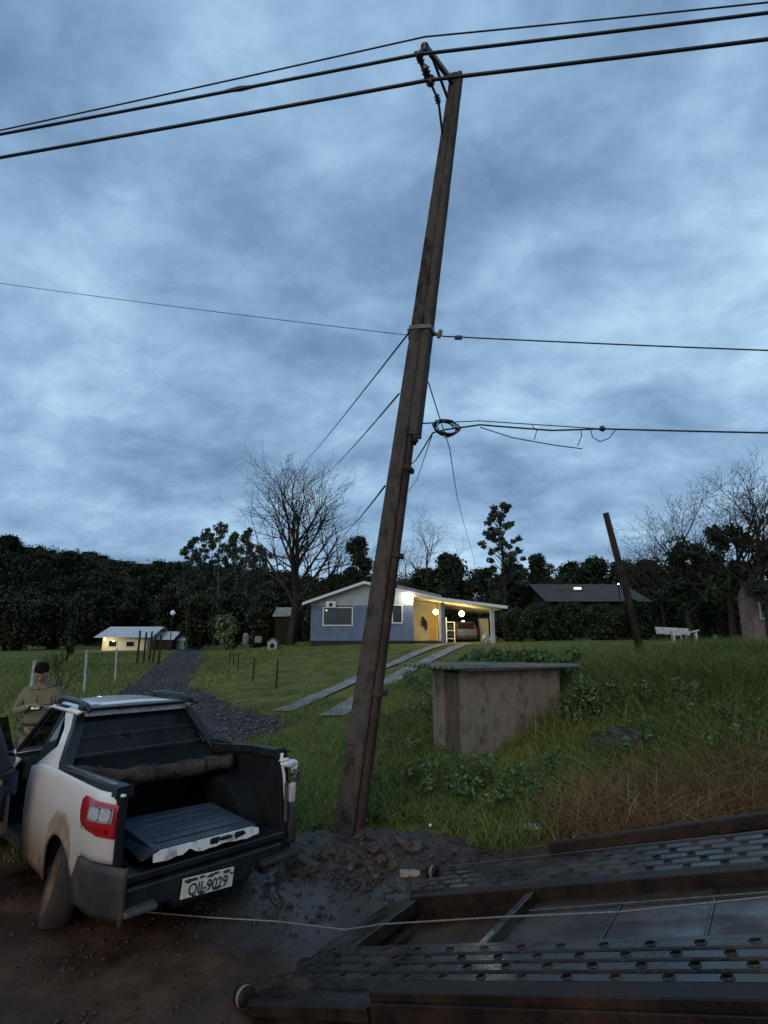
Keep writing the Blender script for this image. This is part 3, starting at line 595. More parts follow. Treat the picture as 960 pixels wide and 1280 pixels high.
part('lens_rib', lambda b: [inner_(b, .33, .03, z, z+.004, .016) for z in (.832, .846)], mat('dark red rib', (.20, .004, .006), rough=.2), tl)
# left end post between lamp and bed opening, right end post with its torn remnants
part('end_post', lambda b: b.box((-.70, .0, .80), (.06, .05, .52)), m_liner, bevel=.008)
part('end_post', lambda b: (b.hexa([(.70, -.02, .36), (.80, -.02, .36), (.80, .16, .36), (.70, .16, .36), (.66, .02, 1.12), (.76, .02, 1.12), (.76, .20, 1.12), (.66, .20, 1.12)])), m_liner, bevel=.02)
def torn(b):
    b.lump((.74, -.02, 1.08), .05, 9, 6, .28, (1.6, .7, .6)); b.lump((.81, -.01, 1.04), .035, 8, 5, .3, (1.0, .7, 1.3)); b.lump((.70, .0, 1.115), .032, 8, 5, .3, (1.8, .8, .45))
part('torn_panel', torn, m_paint)
part('torn_panel', lambda b: b.hexa([(.735, -.05, .76), (.81, -.04, .75), (.83, .02, .75), (.76, .02, .76), (.745, -.05, .90), (.815, -.04, .93), (.835, .02, .92), (.76, .02, .90)]), m_paint, bevel=.015)
part('torn_bracket', lambda b: (b.bar((.70, -.04, .93), (.72, -.03, .62), .02, .03), b.lump((.80, -.02, .98), .05, 7, 5, .5, (.8, .8, 1.1)), b.lump((.86, .0, .95), .035, 7, 5, .5, (1.5, .8, .8))), m_steel)
part('torn_cover', lambda b: b.hexa([(.74, -.06, .42), (.84, -.04, .42), (.84, .10, .42), (.76, .10, .42), (.76, -.03, .73), (.84, -.02, .73), (.84, .10, .73), (.78, .10, .73)]), m_plas, bevel=.03)
part('hanging_wire', lambda b: (b.tube([(.55, -.10, .36), (.60, -.16, .28), (.56, -.15, .15), (.66, -.2, .03)], .010, 5), b.tube([(.35, -.10, .36), (.40, -.2, .22), (.52, -.25, .05)], .008, 5)), m_cable)
# bed: floor with ribs, walls, wheel hump
def bed(b):
    b.box((0, .69, .515), (1.40, 1.46, .03)); b.box((0, 1.43, .80), (1.44, .04, .56))
    for s in (-1, 1): b.box((s*.715, .72, .80 if s < 0 else .84), (.03, 1.40, .56 if s < 0 else .64))
    for k in range(15): b.box((-.63+.09*k, .68, .536), (.045, 1.40, .014))
part('bed_liner', bed, m_liner, bevel=.005)
def hump(s):
    def f(b):
        pr = [(.30, .52), (.34, .66), (.44, .78), (.60, .86), (.86, .89), (1.1, .86), (1.27, .76), (1.36, .62), (1.38, .52)]
        o_ = [(s*.70, y, z) for y, z in pr]+[(s*.50, y*.94+.05, .52+(z-.52)*.93) for y, z in pr]
        n = len(pr); b.add(o_, [(i_, i_+1, n+i_+1, n+i_) for i_ in range(n-1)]+[tuple(range(n, 2*n))])
    return f
part('wheel_hump', hump(-1), m_liner); part('wheel_hump', hump(1), m_liner)
part('bed_rail', lambda b: b.hexa([(.66, .02, 1.165), (.80, .02, 1.165), (.80, 1.40, 1.10), (.66, 1.40, 1.10), (.67, .02, 1.185), (.79, .02, 1.185), (.79, 1.40, 1.125), (.67, 1.40, 1.125)]), m_trim, bevel=.008)
# black frame running from the roof down the pillar and back along the rail (both sides)
for s in (-1, 1):
    zb = 1.05 if s < 0 else 1.10
    P = [(s*.625, 1.62, 1.50), (s*.66, 1.50, 1.38), (s*.71, 1.38, 1.22), (s*.745, 1.28, 1.10), (s*.752, 1.18, 1.075), (s*.752, .95, 1.085 if s < 0 else 1.12), (s*.75, .5, 1.095 if s < 0 else 1.16), (s*.715, .02, 1.098 if s < 0 else 1.18)]
    def fr_(b, P=P, s=s):
        n = len(P); vs = []
        for k, (x, y, z) in enumerate(P):
            w = .055 if k < 5 else .045; dz = .02; nx = .02
            if k < 4: q = [(x+s*.012, y+w*.9, z+.012), (x+s*.012, y-w*.9, z-.012), (x-s*.08, y-w*.9, z-.02), (x-s*.08, y+w*.9, z+.0)]
            else: q = [(x+s*.028, y, z-.045), (x+s*.012, y, z+.02), (x-s*.09, y, z+.025), (x-s*.09, y, z-.045)]
            vs += q
        b.add(vs, [(k*4+j, k*4+(j+1) % 4, (k+1)*4+(j+1) % 4, (k+1)*4+j) for k in range(n-1) for j in range(4)]+[(0, 1, 2, 3), (n*4-1, n*4-2, n*4-3, n*4-4)])
    part('rear_frame', fr_, m_trim, bevel=.006)
part('rail_strip', lambda b: b.hexa([(-.735, .10, 1.122), (-.70, .10, 1.122), (-.715, 1.14, 1.108), (-.745, 1.14, 1.108), (-.735, .10, 1.134), (-.70, .10, 1.134), (-.715, 1.14, 1.12), (-.745, 1.14, 1.12)]), m_chrome)
# white sail pillar
def pillar(s):
    def f(b):
        o_ = [(s*.765, 1.93, 1.02), (s*.765, 1.56, 1.045), (s*.768, 1.30, 1.05), (s*.70, 1.40, 1.25), (s*.635, 1.64, 1.49), (s*.60, 1.78, 1.53), (s*.60, 2.02, 1.515), (s*.63, 1.90, 1.46), (s*.665, 1.72, 1.36), (s*.71, 1.62, 1.22)]
        i_ = [(x-s*.05, y, z) for x, y, z in o_]; n = len(o_)
        F_ = [(0, 1, 9), (1, 2, 3, 9), (3, 8, 9), (3, 4, 8), (4, 5, 7, 8), (5, 6, 7)]
        b.add(o_+i_, F_+[tuple(n+q for q in f_) for f_ in F_]+[(q, (q+1) % n, n+(q+1) % n, n+q) for q in range(n)])
    return f
part('sail_pillar', pillar(-1), m_paint); part('sail_pillar', pillar(1), m_paint)
def roof(b):
    vs = []; nu, nv = 10, 12
    for i_ in range(nu+1):
        for j in range(nv+1):
            y = 1.60+1.22*i_/nu; u = -1+2*j/nv; hw = .625-.02*(i_/nu)
            vs.append((hw*u, y, 1.525+.035*(1-u*u)-.02*max(0, (i_/nu-.75)/.25)**2-.035*abs(u)**6))
    b.add(vs, [(i_*(nv+1)+j, (i_+1)*(nv+1)+j, (i_+1)*(nv+1)+j+1, i_*(nv+1)+j+1) for i_ in range(nu) for j in range(nv)])
o = part('roof', roof, mat('clean white roof paint', (.72, .73, .74), (.78, .79, .8), 2, .18, coat=.6), smooth=True, solid=.03)
part('roof_spoiler', lambda b: b.hexa([(-.56, 1.52, 1.475), (.56, 1.52, 1.475), (.56, 1.60, 1.48), (-.56, 1.60, 1.48), (-.55, 1.545, 1.53), (.55, 1.545, 1.53), (.55, 1.61, 1.54), (-.55, 1.61, 1.54)]), m_silver, bevel=.01)
part('roof_spoiler', lambda b: b.hexa([(-.60, 1.50, 1.545), (.60, 1.50, 1.545), (.60, 1.66, 1.562), (-.60, 1.66, 1.562), (-.60, 1.50, 1.56), (.60, 1.50, 1.56), (.60, 1.66, 1.578), (-.60, 1.66, 1.578)]), m_trim, bevel=.006)
for s in (-1, 1):
    rl = part('roof_rail', lambda b: b.tube([(s*.60, 1.36, 1.545), (s*.60, 1.46, 1.585), (s*.59, 1.7, 1.605), (s*.58, 2.2, 1.61), (s*.57, 2.55, 1.59), (s*.565, 2.66, 1.56)], [.018, .028, .03, .03, .028, .018], 8), m_trim, smooth=True)
    part('rail_foot', lambda b: (b.box((s*.60, 1.55, 1.565), (.06, .14, .05)), b.box((s*.57, 2.58, 1.555), (.05, .10, .04))), m_trim, rl, bevel=.008)
# rear window, two thin horizontal bars, tarp and rolled cover
part('rear_window', lambda b: b.quad((-.655, 1.38, 1.10), (.655, 1.38, 1.10), (.575, 1.60, 1.485), (-.575, 1.60, 1.485)), mat('dusty dark rear glass', (.004, .005, .006), (.012, .013, .014), 4, .12, spec=.22, rough2=.35), solid=.006)
for (y0, z0, h_) in ((1.355, 1.15, .012), (1.45, 1.30, .006)):
    part('window_bar', lambda b: b.bar((-.66, y0, z0), (.66, y0, z0+.01), h_*.8, h_*.8), m_steel)
part('window_pane', lambda b: b.quad((-.22, 1.45, 1.235), (-.06, 1.45, 1.235), (-.065, 1.49, 1.30), (-.22, 1.49, 1.30)), m_glass)
def tarp(b):
    nu, nv = 26, 8; vs = []
    for i_ in range(nu+1):
        for j in range(nv+1):
            u, v = i_/nu, j/nv; x = -.69+1.38*u
            vs.append((x, 1.36-.42*v+.02*sin(u*31+v*4)+.015*sin(u*13), 1.12-.16*v-.05*sin(u*pi)*v+.018*sin(u*17+v*6)*v))
    b.add(vs, [(i_*(nv+1)+j, (i_+1)*(nv+1)+j, (i_+1)*(nv+1)+j+1, i_*(nv+1)+j+1) for i_ in range(nu) for j in range(nv)])
part('bed_tarp', tarp, m_tarp, smooth=True)
def roll(b):
    P, r = [], []
    for k in range(30):
        u = k/29; P.append((-.71+1.34*u, .98-.22*u-.04*sin(u*6), 1.07-.06*u**.5-.03*sin(u*pi)+.006*sin(u*23))); r.append(.060+.008*sin(u*19)+.006*sin(u*37+1)+.010*u)
    b.tube(P, r, 12)
part('rolled_cover', roll, m_cloth, smooth=True)
for u_ in (.12, .45, .8): part('cover_strap', lambda b: b.tube([(-.71+1.34*u_+.0, .98-.22*u_-.04*sin(u_*6)+.078*cos(t), 1.07-.06*u_**.5-.03*sin(u_*pi)+.078*sin(t)) for t in [2*pi*q/14 for q in range(15)]], .008, 4), m_trim)
# cab: glass, pillars, hood, fenders, doors, windscreen, seats
part('side_window', lambda b: b.quad((-.762, 1.90, 1.03), (-.735, 1.63, 1.06), (-.66, 1.74, 1.36), (-.625, 1.93, 1.46), (-.625, 2.0, 1.47)), m_glassd, solid=.005)
part('side_window', lambda b: b.quad((.762, 1.90, 1.03), (.735, 1.63, 1.06), (.66, 1.74, 1.36), (.625, 1.93, 1.46), (.625, 2.0, 1.47)), m_glassd, solid=.005)
for s in (-1, 1):
    part('door_pillar', lambda b: b.bar((s*.745, 1.96, .30), (s*.765, 1.94, 1.02), .05, .05), m_trim)
    part('door_pillar', lambda b: b.bar((s*.76, 1.94, 1.0), (s*.61, 2.0, 1.50), .05, .04), m_trim)
    part('front_pillar', lambda b: b.tube([(s*.59, 1.98, 1.525), (s*.585, 2.45, 1.525), (s*.60, 2.72, 1.48), (s*.69, 3.30, 1.02)], [.028, .028, .028, .032], 6), m_trim, smooth=True)
    part('crease_shade', lambda b: b.tube([(s*(sx(.985)+.004-corner(y)), y, .97+.012*y) for y in (.46, .8, 1.1, 1.5, 1.9)], .0035, 5), m_trim)  # dark line laid along the body crease, its shade put into colour
    part('sill', lambda b: b.hexa([(s*.66, 1.25, .24), (s*.77, 1.25, .24), (s*.77, 3.1, .24), (s*.66, 3.1, .24), (s*.66, 1.25, .34), (s*.76, 1.25, .34), (s*.76, 3.1, .34), (s*.66, 3.1, .34)]), m_plas, bevel=.02)
    def fen(b, s=s):
        ys = [2.92, 3.0, 3.1, 3.18]+[3.22+.82*k/14 for k in range(15)]+[4.1, 4.2, 4.28]; n = 6; vs = []
        for y in ys:
            d = abs(y-3.63); z0 = .30+sqrt(max(0, .168-d*d)) if d < .41 else .26; z1 = .97-.10*max(0, y-3.1)
            for j in range(n+1):
                z = z0+(z1-z0)*j/n; vs.append((s*(sx(z)-.10*max(0, (y-3.9)/.4)**2-.08*(j == n)), y, z))
        b.add(vs, [(i_*(n+1)+j, (i_+1)*(n+1)+j, (i_+1)*(n+1)+j+1, i_*(n+1)+j+1) for i_ in range(len(ys)-1) for j in range(n)])
    part('fender', fen, m_paint, smooth=True, solid=.02)
part('windscreen', lambda b: b.quad((-.66, 3.30, 1.0), (.66, 3.30, 1.0), (.56, 2.74, 1.48), (-.56, 2.74, 1.48)), m_glass, solid=.006)
def hood(b): b.grid(lambda u, v: ((v*2-1)*(.70-.10*u*u), 3.26+1.06*u, .985-.09*u-.10*u**4+.035*(1-(v*2-1)**2)), 10, 10)
part('hood', hood, m_paint, smooth=True, solid=.02)
part('front_bumper', lambda b: b.hexa([(-.72, 4.2, .25), (.72, 4.2, .25), (.60, 4.42, .27), (-.60, 4.42, .27), (-.72, 4.2, .60), (.72, 4.2, .60), (.60, 4.40, .60), (-.60, 4.40, .60)]), m_plas, bevel=.04)
part('grille', lambda b: [b.box((0, 4.33, .64+.04*k), (.9, .06, .018)) for k in range(4)], m_trim)
for s in (-1, 1): part('headlight', lambda b: b.hexa([(s*.46, 4.30, .62), (s*.68, 4.20, .62), (s*.70, 4.10, .62), (s*.46, 4.20, .62), (s*.46, 4.28, .78), (s*.66, 4.18, .80), (s*.68, 4.05, .80), (s*.46, 4.18, .78)]), m_clear, bevel=.02)
def door(b, s, M=None):
    ys = [0, .12, .3, .55, .8, 1.0]; n = 6; vs = []; M = M or Matrix()
    for y in ys:
        for j in range(n+1): z = .30+.70*j/n; vs.append(M@Vector((s*(sx(z)-.80), y, z)))
    for y in ys:
        for j in range(n+1): z = .30+.70*j/n; vs.append(M@Vector((s*(sx(z)-.80)-s*.06, y, z)))
    k = len(ys)*(n+1); F_ = [(i_*(n+1)+j, (i_+1)*(n+1)+j, (i_+1)*(n+1)+j+1, i_*(n+1)+j+1) for i_ in range(len(ys)-1) for j in range(n)]
    b.add(vs, F_+[tuple(q+k for q in f) for f in F_]+[(i_*(n+1)+n, (i_+1)*(n+1)+n, k+(i_+1)*(n+1)+n, k+i_*(n+1)+n) for i_ in range(len(ys)-1)]+[(j, j+1, k+j+1, k+j) for j in range(n)])
MR = Matrix.Translation((.80, 1.97, 0)); part('door', lambda b: door(b, 1, MR), m_paint, smooth=True)
part('door_window', lambda b: b.quad((.74, 2.0, 1.02), (.74, 2.98, 1.0), (.60, 2.62, 1.47), (.60, 2.05, 1.49)), m_glass, solid=.005)
ML = Matrix.Translation((-.80, 2.98, 0))@Matrix.Rotation(R(-62), 4, 'Z')@Matrix.Translation((0, -1.0, 0))
dl = part('door', lambda b: door(b, -1, ML), m_paint, smooth=True); tag(dl, 'driver door swung open')
part('door_window', lambda b: b.quad(*[ML@Vector(q) for q in ((.05, .02, 1.01), (.05, 1.0, 1.0), (.16, .66, 1.44), (.16, .08, 1.46))]), m_glass, dl, solid=.005)
part('door_trim', lambda b: b.hexa([ML@Vector(q) for q in ((.062, .05, .34), (.075, .05, .34), (.075, .95, .34), (.062, .95, .34), (.062, .05, .95), (.075, .05, .95), (.075, .95, .95), (.062, .95, .95))]), m_seat, dl)
part('cab_floor', lambda b: (b.box((0, 2.4, .30), (1.46, 2.0, .06)), b.box((0, 3.28, .65), (1.42, .06, .70)), b.box((0, 1.44, .65), (1.46, .03, .80))), m_seat)
part('dashboard', lambda b: b.box((0, 3.1, .86), (1.36, .30, .22)), m_seat, bevel=.05)
for s in (-1, 1): st_ = part('seat', lambda b: (b.box((s*.34, 2.35, .55), (.48, .50, .16)), b.box((s*.34, 2.08, .86), (.46, .14, .60), M=Matrix.Rotation(.2, 3, 'X')), b.box((s*.34, 1.98, 1.24), (.24, .10, .16))), m_seat, bevel=.04)
part('steering_wheel', lambda b: b.tube([(-.34+.18*cos(t), 2.82+.05*sin(t), .92+.17*sin(t)) for t in [2*pi*k/20 for k in range(21)]], .015, 6), m_trim)
part('underbody', lambda b: (b.box((0, 2.2, .26), (1.2, 3.6, .05)), b.tube([(-.7, AC, .28), (.7, AC, .28)], .04, 8), b.tube([(.3, -.02, .25), (.3, .5, .26), (.2, 2.0, .25)], .03, 8), b.box((.1, .3, .30), (.5, .5, .14))), m_black)
part('sagging_panel', lambda b: b.hexa([(-.3, -.10, .26), (.3, -.08, .26), (.35, .2, .26), (-.3, .2, .26), (-.32, -.12, .34), (.36, -.1, .34), (.35, .2, .34), (-.3, .2, .34)]), m_black, bevel=.02)
def wheel(c, tilt=(0, 0, 0), s=-1):
    m = Matrix.Translation(c)@Matrix.Rotation(tilt[2], 4, 'Z')@Matrix.Rotation(tilt[1], 4, 'Y')@Matrix.Rotation(s*pi/2, 4, 'Y')
    w = part('wheel', lambda b: b.lathe([(.19, -.09), (.25, -.10), (.285, -.095), (.305, -.06), (.31, 0), (.305, .06), (.285, .095), (.25, .10), (.19, .09)], m, 32), m_tyre, smooth=True)
    part('rim', lambda b: b.lathe([(0, .06), (.05, .065), (.06, .045), (.13, .03), (.165, .05), (.18, .088), (.195, .092), (.197, .06), (.197, -.09)], m, 28), m_rim, w, smooth=True)
    part('hub_hole', lambda b: [b.lathe([(0, .058), (.016, .056), (.018, .035)], m@Matrix.Translation((.105*cos(q*pi/4), .105*sin(q*pi/4), 0)), 8) for q in range(8)], m_black, w)
wheel((-.745, .86, .285), (0, .22, -.25)); wheel((.70, .86, .31), s=1); wheel((-.70, 3.16, .31)); wheel((.70, 3.16, .31), s=1)
part('arch_liner', lambda b: b.grid(lambda u, v: (-.76+.22*v, AC+.40*cos(pi*u), .27+.40*sin(pi*u)), 12, 1), m_black)
fyy = lambda y: y if y < 1.93 else (1.93+(y-1.93)*.68 if y < 3.3 else y-.44)
for o in list(pk_.children_recursive):              # settle the cab: lower roofline, falling towards the front
    if o.name.split('.')[0] in ('wheel', 'rim', 'hub_hole'): continue
    for v in o.data.vertices:
        x, y, z = v.co; y = fyy(y); v.co = (x, y, z)
        if z > 1.08 and y > 1.1 and z < 1.7:
            k = z-1.08; v.co = (x*(1-.24*k), y, 1.08+k*.95)
# number plate, hanging a little crooked
pl_ = part('number_plate', lambda b: b.box((0, 0, 0), (.43, .012, .135)), mat('muddy plate', (.42, .40, .33), (.60, .58, .50), 9, .6, c3=(.5, .47, .38), lo=.3, hi=.6), bevel=.004, loc=(-.045, -.115, .37))
pl_.rotation_euler = (.05, .07, .02); pl_.data.materials[0] = m_pl = pl_.data.materials[0]
m_char = mat('plate letters', (.02, .02, .02), rough=.6)
def text(body, size, par, loc, name='plate_letters', m=m_char, sx_=1.0, ex=.001, off=.0):
    c = bpy.data.curves.new(name, 'FONT'); c.body = body; c.size = size; c.align_x = 'CENTER'; c.align_y = 'CENTER'; c.extrude = ex; c.offset = off
    c.materials.append(m); o = bpy.data.objects.new(name, c); COL.objects.link(o); o.parent = par; o.location = loc; o.rotation_euler = (pi/2, 0, 0); o.scale = (sx_, 1, 1)
    bpy.context.view_layer.update(); me = bpy.data.meshes.new_from_object(o); q = bpy.data.objects.new(name, me); COL.objects.link(q)
    q.parent = par; q.location = loc; q.rotation_euler = o.rotation_euler; q.scale = o.scale; bpy.data.objects.remove(o); q.name = name; return q
text('QII-9029', .108, pl_, (0, -.008, -.018), sx_=.84, off=.0012)
part('mud_smear', lambda b: [b.lump((x, -.007, z), r_, 8, 5, .5, (1.4, .05, .55)) for x, z, r_ in ((-.17, .047, .028), (-.12, .05, .02), (-.06, .055, .018), (.01, .048, .022), (.06, .055, .018), (.15, .05, .022), (-.05, -.055, .02), (.07, -.05, .018), (.19, .03, .014))], mat('dark mud smear', (.05, .035, .025), rough=.8), pl_)
# the broken-off tailgate lying in the bed
tg = empty('tailgate', (0, 0, 0), label='torn-off tailgate lying flat in the open pickup bed, white torn edge outward', cat='tailgate')
PMX = Matrix.Translation(pk_.location)@pk_.rotation_euler.to_matrix().to_4x4()
tg.matrix_world = PMX@Matrix.Translation((-.03, .26, .665))@Matrix.Rotation(-.03, 4, 'Z')@Matrix.Rotation(.03, 4, 'X')
def slab(b):
    b.hexa([(-.50, -.30, -.05), (.44, -.30, -.05), (.42, .40, -.05), (-.46, .44, -.05), (-.42, -.36, .03), (.40, -.36, .03), (.38, .40, .04), (-.44, .44, .04)])
    for k in range(5): b.box((-.03, -.22+.13*k, .037), (.70-.04*k, .05, .012))
part('panel', slab, m_tg, tg, bevel=.012)
def edge(b):
    top, bot = [], []
    for k in range(17):
        u = k/16; x = -.44+.86*u; top.append((x, -.372, .022-.02*(abs(u-.5) > .47))); bot.append((x, -.378, -.045-.006*sin(u*17)+.004*sin(u*41)+(.026 if .26 < u < .34 else 0)))
    b.add(top+bot+[(x, y+.015, z) for x, y, z in top]+[(x, y+.015, z) for x, y, z in bot], [(k, k+1, 18+k, 17+k) for k in range(16)]+[(34+k, 35+k, 52+k, 51+k) for k in range(16)]+[(k, k+1, 35+k, 34+k) for k in range(16)]+[(17+k, 18+k, 52+k, 51+k) for k in range(16)])
part('torn_edge', edge, mat('scraped white edge', (.30, .28, .25), (.66, .66, .64), 14, .45, lo=.36, hi=.5), tg)
for x in (.03, .24): part('latch_hole', lambda b: b.lump((x, -.376, -.005), .04, 9, 5, .35, (1.2, .2, .55)), m_black, tg)
part('handle', lambda b: b.lump((.12, -.38, .0), .03, 8, 5, .2, (2.2, .4, .5)), m_trim, tg, smooth=True)
# ---------------------------------------------------------------- foliage helpers
def leafquads(C, size, aspect=.6, up=0.0, r=rng):
    """C: (n,3) centres -> one randomly turned leaf clump card per centre"""
    n = len(C); a = r.normal(size=(n, 3)); a[:, 2] += up; a /= np.linalg.norm(a, axis=1)[:, None]
    b = r.normal(size=(n, 3)); b -= a*(a*b).sum(1)[:, None]; b /= np.linalg.norm(b, axis=1)[:, None]
    s = (size*(.6+.8*r.random(n)))[:, None]; a = a*s; b = b*s*aspect
    V = np.stack([C-a, C+b*.9-a*.1, C+a, C-b*.9+a*.15], 1).reshape(-1, 3)
    return V, np.arange(4*n).reshape(n, 4)
def cloud(clumps, per, size, r=rng, hollow=.35, flat=1.0):
    """clumps: list of (x,y,z,rad)"""
    Cs, T = [], []
    for (x, y, z, rad) in clumps:
        k = max(6, int(per*(rad**2))) if per < 0 else int(per)
        d = r.normal(size=(k, 3)); d /= np.linalg.norm(d, axis=1)[:, None]; q = rad*(hollow+(1-hollow)*r.random(k))[:, None]
        Cs.append(np.array([x, y, z])+d*q*np.array([1, 1, flat])); T.append(np.clip(r.normal(.45+.25*(r.random()-.5), .22, k), 0, 1))
    return np.concatenate(Cs), np.concatenate(T)
def foliage(name, clumps, per, size, m, parent=None, flat=1.0, aspect=.6, hollow=.35):
    C, T = cloud(clumps, per, size, flat=flat, hollow=hollow); V, Q = leafquads(C, size, aspect)
    return npmesh(name, V, Q, m, np.repeat(T, 4), parent)
def branch_tree(root, trunk_h, trunk_r, crown, seed, lv=(9, 6, 5, 4), leader=True, m=m_bark, ang=(25, 55), first=.25, curve=.5, name='tree'):
    r = random.Random(seed); tk = MB(); tw = MB(); tips = []
    def grow(p, d, L_, rad, level, mb):
        k = 5 if level < 2 else 3; P, Rr_ = [p], [rad]
        for j in range(k):
            d = (d+Vector((r.gauss(0, .10), r.gauss(0, .10), r.gauss(0, .07)+curve*.12))).normalized(); p = p+d*(L_/k); P.append(p); Rr_.append(rad*(1-.75*(j+1)/k) if level else rad*(1-.8*(j+1)/k))
        (tk if level < 2 else tw).tube(P, Rr_, 7 if level == 0 else (5 if level == 1 else 3), cap=False)
        if level >= len(lv): tips.append(p); return
        n = lv[level]
        for q in range(n):
            f = (first+(1-first)*(q+r.random()*.8)/n) if level == 0 else .2+.8*(q+r.random()*.7)/n
            f = min(f, .98); idx = f*k; i0 = min(int(idx), k-1); pos = P[i0].lerp(P[i0+1], idx-i0); dd = (P[i0+1]-P[i0]).normalized()
            a_ = R(r.uniform(*ang))*(1.0 if level else 1.15-.5*f); az = q*2.4+r.uniform(-.5, .5)
            o_ = dd.orthogonal().normalized(); o_ = Matrix.Rotation(az, 3, dd)@o_; nd = (dd*cos(a_)+o_*sin(a_)).normalized()
            ln = (crown*(1.1-.45*f)*r.uniform(.85, 1.1) if level == 0 else L_*r.uniform(.42, .66)); grow(pos, nd, ln, max(Rr_[i0]*(.62 if level == 0 else .62), .011), level+1, mb)
    grow(Vector((0, 0, 0)), Vector((r.uniform(-.03, .03), r.uniform(-.03, .03), 1)), trunk_h, trunk_r, 0, tk)
    tk.build('trunk', m, root, smooth=True); tw.build('branches', m, root)
    return tips
def evergreen(px, pyb, Y, ph, wpx, label, group, m=m_leafd, seed=1, n=26, per=150, size=.32, core=True, trunk=True, cat='tree', name='tree', z0=None, lowfrac=.15, kind_='round'):
    """ph = crown top pixel row; wpx = crown width in photo pixels"""
    b = at(px, pyb, Y); z = tzs(b.x, b.y) if z0 is None else z0; top = at(px, ph, Y).z; h = top-z; w = wpx*Y/F
    root = empty(name, (b.x, b.y, z), label=label, cat=cat, group=group); r = random.Random(seed); cl = []
    if trunk: mb = MB(); mb.tube([(0, 0, -.2), (.1, 0, h*.35), (0, .1, h*.8)], [max(.06, h*.018), h*.013, .03], 7); mb.build('trunk', m_bark, root, smooth=True)
    for k in range(n):
        f = (k+.5)/n; zz = h*(lowfrac+(1-lowfrac)*f); rr = w/2*(sin(pi*min(max((f*.80+.15), 0), 1))**.7 if kind_ == 'round' else (1.05-f)**.8 if kind_ == 'cone' else .8)
        a = r.uniform(0, 2*pi); q = rr*sqrt(r.random())*.75; cr_ = w*(.16+.1*r.random())
        cl.append((cos(a)*q, sin(a)*q, min(zz, h-cr_*.7), cr_))
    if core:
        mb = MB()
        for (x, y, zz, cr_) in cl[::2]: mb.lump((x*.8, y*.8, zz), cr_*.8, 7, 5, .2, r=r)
        mb.build('crown_shade', m_core, root)  # dark lumps added to stand for the shade inside the crown
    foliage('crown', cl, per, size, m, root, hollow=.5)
    return root
# ---------------------------------------------------------------- forest on the hills (one far-off mass)
cl = []
for k in range(2600):
    x = rng.uniform(-330, 240); y = rng.uniform(100, 225)
    if hillz(x, y) < .6 and rng.random() < .3: continue
    cl.append((x, y, float(hillz(x, y)+tz(x, y))+rng.uniform(1.5, 4.5), rng.uniform(2.2, 4.6)))
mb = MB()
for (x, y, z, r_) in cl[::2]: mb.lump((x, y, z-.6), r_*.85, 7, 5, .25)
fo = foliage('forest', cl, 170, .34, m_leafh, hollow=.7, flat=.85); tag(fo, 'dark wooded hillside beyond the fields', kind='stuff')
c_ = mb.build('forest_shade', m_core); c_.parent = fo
GE = 'tall gum trees at the foot of the hill'
for k, (px, tp_, w, nm) in enumerate(((233, 672, 24, 'leftmost and lowest'), (250, 660, 26, 'second from the left'), (268, 654, 26, 'tallest'), (287, 666, 22, 'slim one right of the tallest'), (303, 660, 26, 'second from the right'), (321, 682, 24, 'rightmost'))):
    Y_ = 92+k % 2*4; b = at(px, 790, Y_); z = tzs(b.x, b.y); h = at(px, tp_, Y_).z-z; root = empty('gum_tree', (b.x, b.y, z), label=nm+' of the tall gum trees below the hill', cat='tree', group=GE)
    r = random.Random(k+3); mb = MB(); mb.tube([(0, 0, 0), (.3, 0, h*.4), (-.2, .1, h*.7), (0, 0, h*.97)], [.28, .2, .13, .04], 6); cl = []
    for q in range(44):
        f = .40+.60*q/43; a = r.uniform(0, 2*pi); d = w*1.5*Y_/F*.5*(.35+.65*sin(pi*min(1, (f-.3)/.62)*.82))*r.uniform(.3, 1)*(1 if f < .93 else .5); p = Vector((cos(a)*d, sin(a)*d, h*f-.3)); cl.append((*p, r.uniform(.45, .95))); mb.tube([(0, 0, p.z-1.6), p], [.07, .02], 4, cap=False)
    mb.build('trunk', m_barkl, root); foliage('crown', cl, 90, .22, m_leafe, root, flat=.8, hollow=.1)
GT = 'dark trees in front of the hill'
lst = [(12, 752, 80, 70, 'at the left edge of the picture'), (60, 748, 84, 60, 'behind the man in tan'), (110, 742, 100, 70, 'behind the left end of the small cottage'), (165, 738, 104, 62, 'right behind the small cottage'), (214, 735, 98, 52, 'behind the lamp post at the track'), (250, 745, 82, 52, 'at the end of the gravel track'),
       (292, 742, 78, 60, 'behind the pale green bush'), (330, 742, 70, 50, 'left of the big bare tree'), (392, 748, 62, 44, 'between the bare tree and the blue house')]
for k, (px, tp_, Y_, w, nm) in enumerate(lst): evergreen(px, 795, Y_, tp_, w, 'dark rounded tree '+nm, GT, m_leafh, seed=k+20, n=20, per=260, size=.24, z0=tzs(at(px, 795, Y_).x, Y_))
GB = 'dark trees behind the blue house'
for k, (px, tp_, Y_, w, nm) in enumerate([(445, 672, 64, 44, 'seen left of the pole above the house'), (532, 712, 58, 46, 'above the right slope of the house roof'), (566, 694, 56, 62, 'with rounded top above the carport'), (606, 712, 60, 46, 'below the airy gum tree'), (645, 706, 62, 50, 'right of the airy gum tree'), (680, 694, 66, 40, 'with pointed top left of the brown roof'), (705, 722, 60, 46, 'above the lit skylight'), (622, 742, 47, 44, 'touching the right end of the carport')]):
    evergreen(px, 795, Y_, tp_, w, 'dark evergreen '+nm, GB, m_leafd, seed=k+50, n=30, per=260, size=.17)
GR_ = 'low treeline behind the brown roof'
